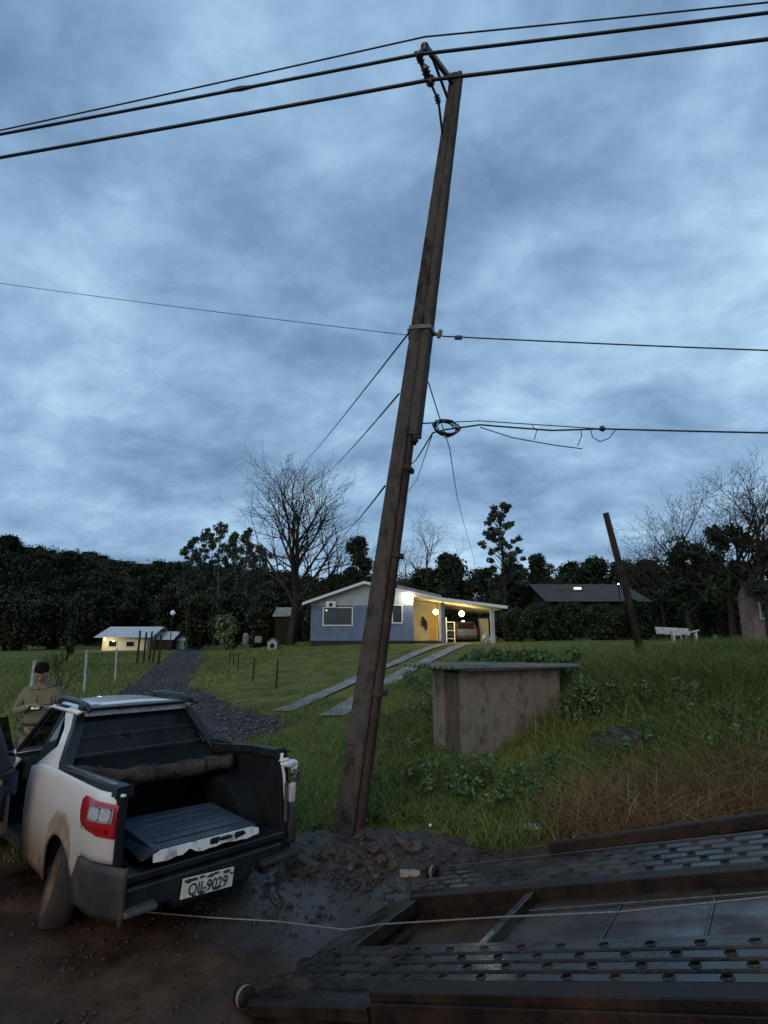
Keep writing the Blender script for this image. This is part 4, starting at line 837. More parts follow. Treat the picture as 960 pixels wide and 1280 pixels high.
for k, (px, tp_, Y_, w, nm) in enumerate([(722, 704, 92, 62, 'first from the left'), (752, 699, 96, 66, 'just left of the leaning post'), (786, 702, 94, 60, 'just right of the leaning post'), (820, 700, 90, 64, 'left of the ivy covered trees'), (856, 706, 88, 60, 'behind the ivy covered trees'), (900, 702, 90, 70, 'second from the right'), (945, 706, 88, 50, 'at the right edge')]):
    evergreen(px, 795, Y_, tp_, w, 'rounded far tree of the right treeline, '+nm, GR_, m_leafd, seed=k+70, n=34, per=200, size=.25, lowfrac=.02)
GH = 'dark hedge bushes at the far edge of the right lawn'
for k, (px, tp_, Y_, w, nm) in enumerate([(648, 762, 40, 36, 'beside the carport post'), (676, 757, 42, 44, 'below the left end of the brown roof'), (712, 754, 43, 46, 'below the skylight'), (752, 757, 42, 46, 'left of the leaning post'), (796, 752, 42, 50, 'right of the leaning post'), (838, 750, 40, 50, 'behind the white trestle'), (882, 752, 38, 48, 'under the ivy covered trees'), (915, 762, 36, 30, 'left of the pink shed')]):
    evergreen(px, 800, Y_, tp_, w, 'wide dark bush '+nm, GH, m_leafd, seed=k+90, n=22, per=280, size=.12, lowfrac=.02, trunk=False, cat='bush', name='hedge_bush')
# airy gum tree behind the carport
b = at(632, 795, 58); z = tzs(b.x, b.y); h = at(632, 632, 58).z-z; root = empty('gum_tree', (b.x, b.y, z), label='airy gum tree with open leaf clumps rising behind the carport', cat='tree')
r = random.Random(5); mb = MB(); mb.tube([(0, 0, 0), (.2, 0, h*.5), (-.1, 0, h*.98)], [.26, .17, .03], 7); cl = []
for q in range(80):
    f = .38+.61*q/79; a = r.uniform(0, 2*pi); d = 3.1*(1.15-f)**.6*r.uniform(.35, 1.05); p = Vector((cos(a)*d, sin(a)*d, h*f+.2)); cl.append((*p, r.uniform(.25, .55))); mb.tube([(0, 0, p.z-1.3), p.lerp(Vector((0, 0, p.z-1)), .4)+Vector((0, 0, -.1)), p], [.06, .04, .015], 4, cap=False)
mb.build('trunk', m_bark, root); foliage('crown', cl, 85, .17, m_leafe, root, flat=.7, hollow=.1)
# bare trees
def bare(px, pyb, Y, top, crown_px, label, seed, group=None, lv=(11, 6, 5, 4), tr=.30, ivy=0, first=.2, z0=None, curve=.35, ang=(28, 58), m=m_bark):
    b = at(px, pyb, Y); z = tzs(b.x, b.y); h = at(px, top, Y).z-z; root = empty('bare_tree', (b.x, b.y, z), label=label, cat='tree', group=group)
    tips = branch_tree(root, h*.68, tr, crown_px*Y/F*.72, seed, lv, first=first, curve=curve, ang=ang, m=m)
    if ivy:
        r = random.Random(seed); cl = [(r.gauss(0, .7), r.gauss(0, .5), h*r.uniform(.25, .62), r.uniform(.35, .8)) for q in range(ivy)]
        foliage('ivy_leaves', cl, 150, .15, m_leafd, root, hollow=.1)
    return root
bare(363, 800, 44, 574, 158, 'largest bare tree, wide fan crown left of the blue house', 11, lv=(18, 7, 4, 4), tr=.34, first=.22, ang=(30, 56), curve=.55)
bare(425, 795, 58, 664, 66, 'small thin bare tree between the largest bare tree and the pole', 12, lv=(8, 5, 4, 3), tr=.18)
bare(538, 795, 58, 632, 84, 'pale bare tree behind the house ridge right of the pole', 13, lv=(10, 6, 5, 3), tr=.2, m=m_barkl)
bare(515, 795, 62, 660, 64, 'shorter pale bare tree close to the right side of the pole', 14, lv=(8, 5, 4, 3), tr=.16, m=m_barkl)
GV = 'bare trees at the right edge'
bare(916, 795, 33, 580, 128, 'tallest bare tree at the right, trunk wrapped in dark ivy', 15, GV, lv=(12, 6, 5, 4), tr=.22, ivy=16)
bare(866, 795, 35, 610, 112, 'bare tree with leafy ivy left of the tallest right tree', 16, GV, lv=(11, 6, 5, 4), tr=.18, ivy=22)
bare(962, 795, 30, 580, 130, 'bare tree cut by the right picture edge', 17, GV, lv=(12, 6, 5, 3), tr=.2, ivy=10)
bare(834, 795, 38, 640, 80, 'lowest bare tree leaning out left of the ivy trees', 18, GV, lv=(9, 5, 4, 3), tr=.12)
# bushes
evergreen(283, 808, 58, 770, 34, 'pale green bush beside the end of the gravel track', None, m_leafl, 31, 12, 110, .2, core=False, cat='bush', name='bush')
evergreen(84, 815, 46, 748, 20, 'narrow dark upright shrub left of the small cottage', None, m_leafd, 32, 16, 110, .16, core=False, cat='bush', name='shrub', kind_='col')
b = at(78, 850, 19); root = empty('bare_shrub', (b.x, b.y, tzs(b.x, b.y)), label='thin leafless shrub behind the man by the fence', cat='shrub'); branch_tree(root, 1.2, .035, .9, 33, (6, 4, 3), first=.1)
# ---------------------------------------------------------------- grass
def blades(name, x, y, h, w, m, label, lean=.35, seg=2, hj=.5, tint=None, zoff=0.0, par=None):
    n = len(x); z = tz(x, y)+zoff; hh = h*(1-hj+2*hj*rng.random(n)); a = rng.random(n)*2*pi; l = rng.random(n)*lean*hh; dx_ = np.cos(a); dy_ = np.sin(a)
    b2 = rng.random(n)*2*pi; wx = np.cos(b2)*w*(.6+.8*rng.random(n)); wy = np.sin(b2)*w*(.6+.8*rng.random(n)); rows = []
    for k in range(seg+1):
        t = k/seg; cx = x+dx_*l*t*t*1.6; cy = y+dy_*l*t*t*1.6; cz = z+hh*t*(1-.25*t*lean)-.02; k_ = (1-t*.85)*.5
        rows.append(np.stack([np.stack([cx-wx*k_, cy-wy*k_, cz], -1), np.stack([cx+wx*k_, cy+wy*k_, cz], -1)], 1))
    V = np.stack(rows, 1).reshape(-1, 3); nv = 2*(seg+1); base = np.arange(n)[:, None]*nv
    Q = np.concatenate([base+np.array([2*k, 2*k+1, 2*k+3, 2*k+2]) for k in range(seg)], 1).reshape(-1, 4)
    T = np.clip(rng.normal(.5, .22, n) if tint is None else tint, 0, 1)
    o = npmesh(name, V, Q, m, np.repeat(T, nv)); tag(o, label, kind='stuff'); return o
def in_strip(x, y, poly):
    ins = np.zeros(len(x), bool); P = [(p[0], p[1]) for p in poly]; j = len(P)-1
    for i_ in range(len(P)):
        xi, yi = P[i_]; xj, yj = P[j]; c_ = ((yi > y) != (yj > y)) & (x < (xj-xi)*(y-yi)/(yj-yi+1e-9)+xi); ins ^= c_; j = i_
    return ins
gravel_poly = list(gl)+list(gr_)[::-1]
def strip_poly(pix, w):
    P = [onground(*q) for q in pix]; A_, B_ = [], []
    for i_, p in enumerate(P):
        d = (P[min(i_+1, len(P)-1)]-P[max(i_-1, 0)]); d.z = 0; d.normalize(); n_ = Vector((-d.y, d.x, 0))*w/2; A_.append(p+n_); B_.append(p-n_)
    return A_+B_[::-1]
polys = [gravel_poly, strip_poly([(352, 891), (398, 872), (437, 855), (500, 827), (556, 806)], .55), strip_poly([(414, 897), (440, 881), (487, 854), (540, 824), (588, 805)], .62)]
SHC = onground(583, 953)                                        # near corner of the shed
def keep(x, y, road_y=5.75, shed=True):
    k = y > road_y+.25*np.sin(x*1.7)+.15*np.sin(x*4.1)
    jx, jy = x+rng.normal(0, .16+.004*y, len(x)), y+rng.normal(0, .22+.016*y, len(x))
    for p in polys: k &= ~in_strip(jx, jy, p)
    return k
def scatter(n, x0, x1, y0, y1, f=None):
    x = rng.uniform(x0, x1, n); y = rng.uniform(y0, y1, n); k = keep(x, y)
    if f is not None: k &= f(x, y)
    return x[k], y[k]
patch = lambda x, y, s, p=0: .5+.5*np.sin(x*s+1.7*np.sin(y*s*.7+p))*np.sin(y*s*1.3+1.3*np.sin(x*s*.8+p))
rub = lambda x, y: ((x+.3)/1.35)**2+((y-5.9)/.75)**2
x, y = scatter(190000, -.2, 13, 6.0, 17, lambda x, y: (rub(x, y) > 1) & (y > 6.0+.35*np.clip(x-1.5, 0, 3)*.6))
h = .15+.36*np.clip((y-6.2)/4, 0, 1)*np.clip((x-.0)/2.5, .35, 1)*np.clip((19-y)/6, .45, 1)+.22*patch(x, y, .9)*np.clip((x-1)/2, .2, 1); h = h+.22*np.clip((x-3.5)/2, 0, 1)*np.clip((y-7)/2, 0, 1)*patch(x, y, .8, 5)*np.clip((17-y)/5, 0, 1); h = h*np.clip((np.hypot(x-SHC.x-.25, (y-SHC.y+.35))-.1)/1.3, .22, 1); blades('tall_grass', x, y, h, .016, m_blade, 'tall uncut grass on the bank right of the pole', lean=.9, tint=patch(x, y, .7, 2)*.5+.2*patch(x, y, 2.3, 1)+rng.normal(.18, .2, len(x)))
x, y = scatter(70000, 2, 22, 14, 21); blades('tall_grass', x, y, .14+.14*patch(x, y, .6), .026, m_blade, 'uncut grass along the crest of the bank', lean=.6, tint=patch(x, y, .5, 1)*.5+rng.normal(.25, .18, len(x)))
x, y = scatter(60000, -5.0, 1.4, 5.8, 16, lambda x, y: rub(x, y) > .8); blades('verge_grass', x, y, .10+.08*patch(x, y, 1.2), .012, m_blade, 'short rough grass round the foot of the pole', lean=.9, tint=.25+.6*rng.random(len(x)))
x, y = scatter(150000, -12, 9, 10, 40, lambda x, y: ~((x > 1.8) & (y < 15))); blades('lawn', x, y, .035, .03, m_lawn, 'mown lawn in front of the blue house', lean=1, seg=1, tint=patch(x, y, .35, 4)*.55+rng.normal(.22, .15, len(x)))
x, y = scatter(60000, -34, -6, 9, 62); blades('field_grass', x, y, .14+.12*patch(x, y, .4), .04, m_blade, 'rough field grass behind the wire fence on the left', lean=.8, seg=1, tint=patch(x, y, .16, 3)*.6+rng.normal(.3, .2, len(x)))
x, y = scatter(14000, -34, -11, 14, 44, lambda x, y: patch(x, y, .3, 2) > .3); blades('field_grass', x, y, .14, .03, m_dry, 'browned grass in the far left field', lean=1.2, seg=1, tint=.1+.5*rng.random(len(x)))
x, y = scatter(900, .6, 12, 7.2, 17, lambda x, y: patch(x, y, 1.1, 4) > .25); d = np.hypot(x-SHC.x-.3, y-SHC.y+.2) > 1.0; x, y = x[d], y[d]; zz_ = tz(x, y)
wc = foliage('bank_weeds', [(a_, b_, c_+rng.uniform(.12, .42), rng.uniform(.12, .26)) for a_, b_, c_ in zip(x, y, zz_)], 46, .034, m_weed, hollow=.1); tag(wc, 'mixed leafy weeds through the tall grass of the bank', kind='stuff')
x, y = scatter(5200, 2.2, 12, 8, 17, lambda x, y: patch(x, y, .9, 3) > .35); blades('tall_grass', x, y, .62, .014, m_blade, 'tall seeding grass stems standing above the bank', lean=.7, seg=3, hj=.4, tint=.45+.5*rng.random(len(x)))
# dead stalks along the ditch on the right
x, y = scatter(19000, 1.7, 8.5, 5.75, 7.7, lambda x, y: (patch(x, y, 1.6, 1) > .2) & (y < 6.4+.25*x)); y = y-.0
blades('dry_stalks', x, y, .42, .011, m_dry, 'dead brown stalks and straw in the ditch behind the ramp', lean=1.0, seg=3, hj=.6)
x, y = scatter(1500, 2.3, 9.0, 5.8, 7.6); blades('dry_stalks', x[:420], y[:420], .55, .013, m_dry, 'longer pale broken stalks leaning over the ditch', lean=1.3, seg=3, hj=.5, tint=.5+.4*rng.random(420))
x, y = scatter(9000, -.5, 5, 5.6, 6.7, lambda x, y: rub(x, y) > 1); blades('dry_stalks', x, y, .09, .008, m_dry, 'short trampled straw at the road edge', lean=2.4, seg=2, tint=.2+.5*rng.random(len(x)))
# ---------------------------------------------------------------- broken rocks and soil at the foot of the pole
c_ = onground(455, 1062); md = MB()
def mound(u, v):
    x = -1.75+2.9*u; y = 5.2+1.25*v; e = max(0, 1-((x+.35)/1.35)**2-((y-5.92)/.58)**2)
    return (x, y, tzs(x, y)-.01+.11*e**.7+.025*sin(x*17+y*9)*sin(y*21)*(e > 0))
md.grid(mound, 60, 30); tag(md.build('soil_heap', m_dirt, smooth=False), 'loose dark soil heaped round the pole foot', 'soil', kind='stuff')
rr = random.Random(9); GK = 'broken rocks heaped round the pole foot'
rk = []
for k in range(150):
    x = rr.gauss(-.25, .62); y = 5.78+rr.gauss(0, .22)-.10*abs(x); s_ = rr.choice((.02, .025, .03, .035, .045, .055, .07)) if k > 9 else rr.uniform(.07, .10)
    if k >= 125: x, y, s_ = rr.uniform(-1.6, .6), rr.uniform(4.9, 5.4), rr.uniform(.02, .05)
    mb = MB(); mb.lump((0, 0, 0), s_, 7, 5, .2, (rr.uniform(.8, 1.5), rr.uniform(.7, 1.2), rr.uniform(.5, .85)), rr); u_, v_ = (x+1.75)/2.9, (y-5.2)/1.25
    zt = mound(min(max(u_, 0), 1), min(max(v_, 0), 1))[2] if 0 <= u_ <= 1 and 0 <= v_ <= 1 else tzs(x, y)+.012
    o = mb.build('rock', m_rock, loc=(x, y, zt+s_*.25)); o.rotation_euler = (rr.uniform(-.5, .5), rr.uniform(-.5, .5), rr.uniform(0, 6)); tag(o, 'jagged grey brown rock in the rubble at the pole foot', 'rock', GK)
mb = MB(); p = onground(790, 958); mb.lump((0, 0, 0), .38, 14, 9, .16, (1.5, .8, .72)); tag(mb.build('boulder', mat('mossy grey stone', (.03, .03, .026), (.07, .066, .058), 5, .95, bump=.8, bscale=16, spec=.1), smooth=True, loc=p+Vector((.1, .35, .14))), 'low grey mound of stone half buried behind the dead stalks', 'boulder')
mb = MB(); p = onground(668, 1037); mb.lump((0, 0, 0), .07, 9, 5, .5, (1.6, .8, .35)); tag(mb.build('litter', mat('crumpled white plastic', (.5, .48, .52), rough=.5), loc=p+Vector((0, 0, .03))), 'crumpled white scrap lying beyond the ramp rail', 'litter')
for k, (px, py, nm) in enumerate(((457, 1040, 'beside the pole foot'), (538, 1047, 'right of the rubble'))):
    mb = MB(); mb.lump((0, 0, 0), .014, 6, 4, .3); tag(mb.build('litter', mat('bright scrap %d' % k, (.8, .8, .75), rough=.3), loc=onground(px, py)+Vector((0, 0, .12))), 'tiny bright white scrap '+nm, 'litter')
# ---------------------------------------------------------------- leafy weeds
def weed(px, py, rad, hgt, label, n=14, m=m_weed, size=.05, per=90, lift=0, cat='plant', group=None, Y=None):
    p = onground(px, py) if Y is None else at(px, py, Y); 
    if Y is not None: p.z = tzs(p.x, p.y)
    root = empty('leafy_weed', p, label=label, cat=cat, group=group); cl = []
    mb = MB()
    for q in range(n):
        a = rnd.uniform(0, 2*pi); d = rad*sqrt(rnd.random()); t_ = Vector((cos(a)*d, sin(a)*d, lift+hgt*rnd.uniform(.45, 1))); cl.append((*t_, hgt*.22+.05)); mb.tube([(cos(a)*d*.5, sin(a)*d*.5, 0), t_], .006, 4, cap=False)
    mb.build('stem', m_bark, root); foliage('leaves', cl, per, size, m, root, hollow=.1)
weed(648, 828, 1.1, .62, 'wide leafy bush with pale leaves growing behind and over the shed roof', 46, size=.045, per=200, Y=10.7, lift=.45)
weed(590, 822, .4, .4, 'small leafy sprout at the left end of the bush behind the shed', 12, size=.05, Y=10.6, lift=.4)
weed(728, 866, .3, .7, 'leafy weeds crowding the right wall of the shed', 22, size=.035, per=160, Y=9.0)
weed(708, 905, .3, .38, 'leafy weeds at the lower right corner of the shed', 16, size=.045)
weed(498, 905, .35, .28, 'pale leafed weed between the pole and the shed', 12, m=m_leafl, size=.03)
weed(500, 950, .35, .25, 'low pale leafed weed right of the pole', 10, m=m_leafl, size=.025)
weed(560, 990, .6, .25, 'broad clump of green weeds in front of the shed', 18, size=.028, per=130)
weed(820, 900, .7, .55, 'bluish green weed clump on the right bank', 20, size=.03, per=160)
weed(640, 1000, .7, .22, 'low weeds at the foot of the bank right of the shed', 16, size=.03)
# ---------------------------------------------------------------- small concrete shed with corrugated roof
A = onground(583, 953); A.z = tzs(A.x, A.y)
Bp = at(703, 900, A.y+.75); Cp = at(541, 900, A.y+.62)
ex = Vector((Bp.x-A.x, Bp.y-A.y, 0)); ey = Vector((Cp.x-A.x, Cp.y-A.y, 0)); zt = at(583, 838, A.y).z
ex = ex.normalized()*ex.length; Dp = A+ex+ey
shed = empty('shed', A, label='small concrete shed with a corrugated slab roof sunk in the grassy bank', cat='shed')
def wall(name, p, q, z0, z1, th, m):
    p, q = Vector(p), Vector(q); d = (q-p).normalized(); n_ = Vector((-d.y, d.x, 0))*th; mb = MB()
    mb.hexa([(p.x, p.y, z0), (q.x, q.y, z0), (q.x+n_.x, q.y+n_.y, z0), (p.x+n_.x, p.y+n_.y, z0), (p.x, p.y, z1), (q.x, q.y, z1), (q.x+n_.x, q.y+n_.y, z1), (p.x+n_.x, p.y+n_.y, z1)])
    return mb.build(name, m, shed, bevel=.01)
zh = zt-A.z; wall('wall', (0, 0, 0), ex, -.7, zh, .12, m_shed)
wall('wall', ex, ex+ey, -.7, zh, .12, m_shed)
wall('wall', ex+ey, ey, -.7, zh, .12, m_shed)
l_ = ey.length; wall('wall', ey, ey*.62, -.7, zh, .10, m_shed); wall('wall', ey*.16, Vector((0, 0, 0)), -.7, zh-.0, .10, m_shed)
dn = Vector((ey.y, -ey.x, 0)).normalized()*-.05
wall('door', ey*.61+dn*-1, ey*.17+dn*-1, -.7, zh-.05, .04, m_shedd)
cxs = ex.normalized(); cys = ey.normalized()
mb = MB(); n = 110; P0 = -cxs*.28-cys*.14*0+Vector((0, 0, zh)); wv = []
# corrugated sheet: waves run across x, sheet spans ex (with overhang) and slopes back
oc = ex*.5+ey*.5; LX = ex.length/2+.26; LY = ey.length/2+.26
def cor(u, v, th=0, x0=-LX-.12, x1=LX-.08, y0=-LY, y1=LY, amp=.028, pitch=.125, dz=.0):
    x = x0+(x1-x0)*u; y = y0+(y1-y0)*v; p = oc+cxs*(x-.16*(u < .01)*0)+cys*y; return (p.x, p.y, zh+.06+amp*sin(2*pi*y/pitch)+.04*v*0+dz+th-.02*u)
mb.grid(lambda u, v: cor(u, v), 8, 110); o = mb.build('roof_sheet', m_fibro, shed, smooth=True, solid=.010)
mb = MB(); mb.hexa([tuple(oc+cxs*(-LX+.14)+cys*(-LY+.04)+Vector((0, 0, zh-.0))), tuple(oc+cxs*(LX-.0)+cys*(-LY+.04)+Vector((0, 0, zh-.0))), tuple(oc+cxs*(LX-.0)+cys*(LY-.04)+Vector((0, 0, zh-.0))), tuple(oc+cxs*(-LX+.14)+cys*(LY-.04)+Vector((0, 0, zh-.0))),
    tuple(oc+cxs*(-LX+.14)+cys*(-LY+.04)+Vector((0, 0, zh+.028))), tuple(oc+cxs*(LX-.0)+cys*(-LY+.04)+Vector((0, 0, zh+.028))), tuple(oc+cxs*(LX-.0)+cys*(LY-.04)+Vector((0, 0, zh+.028))), tuple(oc+cxs*(-LX+.14)+cys*(LY-.04)+Vector((0, 0, zh+.028)))]); mb.build('roof_slab', m_shed, shed, bevel=.008)
# ---------------------------------------------------------------- leaning broken post and white trestle
pb = at(808, 842, 13.2); pb.z = tzs(pb.x, pb.y)-.1; ptp = at(757, 641, 12.6); mb = MB(); mb.tube([(0, 0, 0), (ptp-pb)*.5+Vector((.03, 0, 0)), ptp-pb], [.095, .082, .07], 9); tag(mb.build('broken_post', m_post, smooth=True, loc=pb), 'snapped dark wooden post leaning left out of the grassy bank', 'post')
t0 = at(838, 815, 17.5); t0.z = tzs(t0.x, t0.y); tr = empty('trestle', t0, label='white painted wooden trestle table standing in the grass on the crest', cat='trestle')
m_tres = mat('peeling white paint', (.25, .25, .24), (.52, .53, .53), 9, .8)
def tb(name, a_, b_, w, h_):
    a_ = at(*a_)-t0; b_ = at(*b_)-t0; mb = MB(); mb.bar(a_, b_, w, h_, up=(0, -1, .2)); mb.build(name, m_tres, tr, bevel=.005)
tb('table_top', (820, 788, 17.3), (861, 790, 17.8), .22, .04); tb('leg', (840, 789, 17.4), (846, 818, 17.3), .05, .16); tb('leg', (869, 789, 18.1), (872, 810, 18.1), .05, .13)
tb('crossbeam', (846, 794, 17.5), (873, 788, 18.1), .05, .06); tb('brace', (850, 792, 17.6), (852, 800, 17.6), .04, .05); tb('board', (820, 805, 17.3), (842, 803, 17.4), .04, .09)
# ---------------------------------------------------------------- fence posts, stakes, lamp post
m_posw = mat('weathered white post', (.22, .22, .20), (.42, .42, .40), 9, .85)
GF = 'white fence posts along the left field'
for px, pt, pb_, Y_, nm in ((39, 826, 862, 14.5, 'behind the man in tan, left of his head'), (108, 813, 841, 22, 'halfway along the field fence'), (146, 811, 832, 27, 'rightmost, near the cottage')):
    b = at(px, pb_, Y_); z = tzs(b.x, b.y); hh = at(px, pt, Y_).z-z; mb = MB(); mb.hexa([(-.038, -.038, -.1), (.038, -.038, -.1), (.038, .038, -.1), (-.038, .038, -.1), (-.034, -.034, hh), (.034, -.034, hh+.02), (.034, .034, hh+.02), (-.034, .034, hh)])
    o = mb.build('fence_post', m_posw, bevel=.006, loc=(b.x, b.y, z)); o.rotation_euler = (0, R(-3) if px > 100 else 0, 0); tag(o, 'white fence post '+nm, 'post', GF)
GD = 'dark stakes in the field by the cottage'
for k, (px, pt, Y_, nm) in enumerate(((172, 788, 40, 'at the corner of the cottage'), (180, 790, 41, 'in front of the cottage wall'), (187, 789, 42, 'left of the low wing'), (192, 793, 38, 'in front of the low wing'), (199, 794, 36, 'beside the gravel track'))):
    b = at(px, 820, Y_); z = tzs(b.x, b.y); hh = at(px, pt, Y_).z-z; mb = MB(); mb.tube([(0, 0, -.1), (.02, 0, hh)], [.09, .07], 6); tag(mb.build('fence_post', m_post, loc=(b.x, b.y, z)), 'dark wooden stake '+nm, 'post', GD)
GS = 'stakes of young trees on the lawn'
for k, (px, pt, py, nm) in enumerate(((345, 824, 862, 'nearest and rightmost of the row'), (316, 824, 852, 'second from the right of the row'), (297, 817, 838, 'third in the row towards the track'), (291, 815, 831, 'fourth in the row towards the track'), (287, 813, 828, 'farthest of the row, by the track'))):
    b = onground(px, py); hh = at(px, pt, b.y).z-b.z; mb = MB(); mb.tube([(0, 0, -.1), (.02, 0, hh)], [.04, .03], 6); tag(mb.build('tree_stake', m_post, loc=b), 'dark stake on the lawn, '+nm, 'stake', GS)
b = at(213, 800, 75); z = tzs(b.x, b.y); lp = empty('lamp_post', (b.x, b.y, z), label='slim pole with a small pale lamp near the end of the gravel track', cat='lamp post')
hh = at(213, 766, 75).z-z; mb = MB(); mb.tube([(0, 0, 0), (0, 0, hh)], .07, 6); mb.build('pole', m_post, lp); mb = MB(); mb.lump((0, 0, hh), .34, 8, 6, .05); mb.build('lamp_shade', mat('pale lamp shade', (.6, .62, .65), rough=.5, emit=(.6, .75, 1), es=.12), lp)
# ---------------------------------------------------------------- the blue house with its carport
HY = 36.5; hb = lambda px, py, dY=0: at(px, py, HY+dY)
m_blue = mat('blue painted boards', (.10, .135, .21), (.135, .18, .27), 2, .8, bump=.1, bscale=10, spec=.2)
m_gab = mat('pale grey gable boards', (.24, .27, .30), (.32, .35, .38), 2, .8)
m_cream = mat('cream wall', (.55, .48, .30), (.66, .58, .38), 2, .8)
m_fasc = mat('white fascia', (.55, .58, .6), rough=.6); m_roof = mat('grey roof sheet', (.14, .15, .16), (.22, .23, .24), 4, .6)
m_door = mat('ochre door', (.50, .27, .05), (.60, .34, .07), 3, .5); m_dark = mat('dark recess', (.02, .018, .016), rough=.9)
x0, x1, x2 = hb(388, 790).x, hb(517, 790).x, hb(618, 790).x; zg = 1.55; ze = hb(388, 757).z; ridge = hb(455, 727, -.5); xr0 = hb(378, 753, -.5).x
house = empty('house', ((x0+x2)/2, HY, zg), label='blue boarded house with pale gable and a lit carport at the top of the driveway', cat='house')
ho = lambda x, y, z: (x-(x0+x2)/2, y-HY, z-zg)
def hbox(name, xa, xb, ya, yb, za, zb, m, par=None, bevel=0):
    mb = MB(); p = ho((xa+xb)/2, (ya+yb)/2, (za+zb)/2); mb.box(p, (xb-xa, yb-ya, zb-za)); return mb.build(name, m, par or house, bevel=bevel)
nb = 14                                                       # horizontal boards of the front wall
wz0 = zg+.25; wh = ze-wz0
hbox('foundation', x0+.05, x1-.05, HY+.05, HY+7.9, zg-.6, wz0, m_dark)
w1 = (hb(405, 761).x, hb(440, 761).x, hb(405, 781).z, hb(405, 760).z); w2 = (hb(491, 761).x, hb(502, 761).x, hb(495, 778).z, hb(495, 757).z)
for k in range(nb):
    za, zb = wz0+wh*k/nb, wz0+wh*(k+1)/nb-.012; segs = [(x0, x1)]
    for (a0, a1, b0, b1) in (w1, w2):
        if zb > b0 and za < b1: segs = [q for s_ in segs for q in ((s_[0], min(a0, s_[1])), (max(a1, s_[0]), s_[1])) if q[1]-q[0] > .01]
    for s_ in segs: hbox('wall_board', s_[0], s_[1], HY, HY+.05, za, zb, m_blue)
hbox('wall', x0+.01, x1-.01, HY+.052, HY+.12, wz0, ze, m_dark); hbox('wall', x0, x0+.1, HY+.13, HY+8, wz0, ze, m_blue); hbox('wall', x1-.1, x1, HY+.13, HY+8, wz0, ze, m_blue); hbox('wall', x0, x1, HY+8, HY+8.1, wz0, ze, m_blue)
for (a0, a1, b0, b1) in (w1, w2):
    f = .07; mb = MB()
    for (xa, xb, za, zb) in ((a0-f, a1+f, b1, b1+f), (a0-f, a1+f, b0-f, b0), (a0-f, a0, b0, b1), (a1, a1+f, b0, b1)): mb.box(ho((xa+xb)/2, HY-.01, (za+zb)/2), (xb-xa, .08, zb-za))
    wf = mb.build('window', m_fasc, house); hbox('pane', a0, a1, HY+.012, HY+.03, b0, b1, m_glassd, wf)
    if a1-a0 > 1: hbox('mullion', (a0+a1)/2-.02, (a0+a1)/2+.02, HY+.0, HY+.011, b0, b1, m_dark, wf)
ac = hbox('air_conditioner', hb(408, 755).x, hb(420, 755).x, HY-.32, HY-.02, hb(408, 760).z, hb(408, 752).z, m_fasc, None, .02)
mb = MB(); p = hb(413.5, 756, -.33); mb.tube([ho(p.x, p.y+.005, p.z), ho(p.x, p.y-.01, p.z)], .13, 14); mb.build('fan_grille', m_dark, ac)
mb = MB(); p = hb(408, 763, -.1); mb.lump(ho(*p), .035, 7, 5, 0); mb.build('status_light', mat('green light', (.2, .8, .3), emit=(.4, 1, .3), es=6), house)
# gable
mb = MB(); yv = HY-.02; mb.hexa([ho(x0, yv, ze), ho(x1, yv, ze), ho(x1, yv+.1, ze), ho(x0, yv+.1, ze), ho(ridge.x-.05, yv, ridge.z-.12), ho(ridge.x+.05, yv, ridge.z-.12), ho(ridge.x+.05, yv+.1, ridge.z-.12), ho(ridge.x-.05, yv+.1, ridge.z-.12)])
def tri(b, pts, d): b.add([ho(x, yv, z) for x, z in pts]+[ho(x, yv+d, z) for x, z in pts], [tuple(range(len(pts)-1, -1, -1)), tuple(range(len(pts), 2*len(pts)))]+[(i_, (i_+1) % len(pts), len(pts)+(i_+1) % len(pts), len(pts)+i_) for i_ in range(len(pts))])
knee = hb(548, 747, -.5); end = hb(634, 758, -.5); zl = hb(380, 753, -.5)
zat = lambda x: zl.z+(ridge.z-zl.z)*(x-zl.x)/(ridge.x-zl.x) if x < ridge.x else (ridge.z+(knee.z-ridge.z)*(x-ridge.x)/(knee.x-ridge.x) if x < knee.x else knee.z+(end.z-knee.z)*(x-knee.x)/(end.x-knee.x))
mb = MB(); tri(mb, [(x0, ze), (x1, ze), (x1, zat(x1)-.08), (ridge.x, ridge.z-.08), (x0, zat(x0)-.08)], .1); mb.build('gable', m_gab, house)
def slope(name, xa, xb, y0_, y1_, m, th=.05, lift=0):
    mb = MB(); n_ = max(6, int((y1_-y0_)/.19)); 
    def fn(u, v): x = xa+(xb-xa)*u; y = y0_+(y1_-y0_)*v; return ho(x, y, zat(x)+lift+.018*(int(round(v*n_*2)) % 2))
    mb.grid(fn, 2, n_*2); return mb.build(name, m, house, solid=.02)
slope('roof', xr0, ridge.x, HY-.55, HY+8.6, m_roof); slope('roof', ridge.x, knee.x, HY-.55, HY+8.6, m_roof, lift=.0); slope('roof', knee.x, end.x, HY-.55, HY+8.6, m_roof)
def fascia(xa, xb, h_=.14, yy=HY-.6):
    mb = MB(); mb.hexa([ho(xa, yy, zat(xa)-h_), ho(xb, yy, zat(xb)-h_), ho(xb, yy+.04, zat(xb)-h_), ho(xa, yy+.04, zat(xa)-h_), ho(xa, yy, zat(xa)+.03), ho(xb, yy, zat(xb)+.03), ho(xb, yy+.04, zat(xb)+.03), ho(xa, yy+.04, zat(xa)+.03)]); mb.build('fascia', m_fasc, house)
fascia(xr0, ridge.x); fascia(ridge.x, knee.x); fascia(knee.x, end.x, .16)
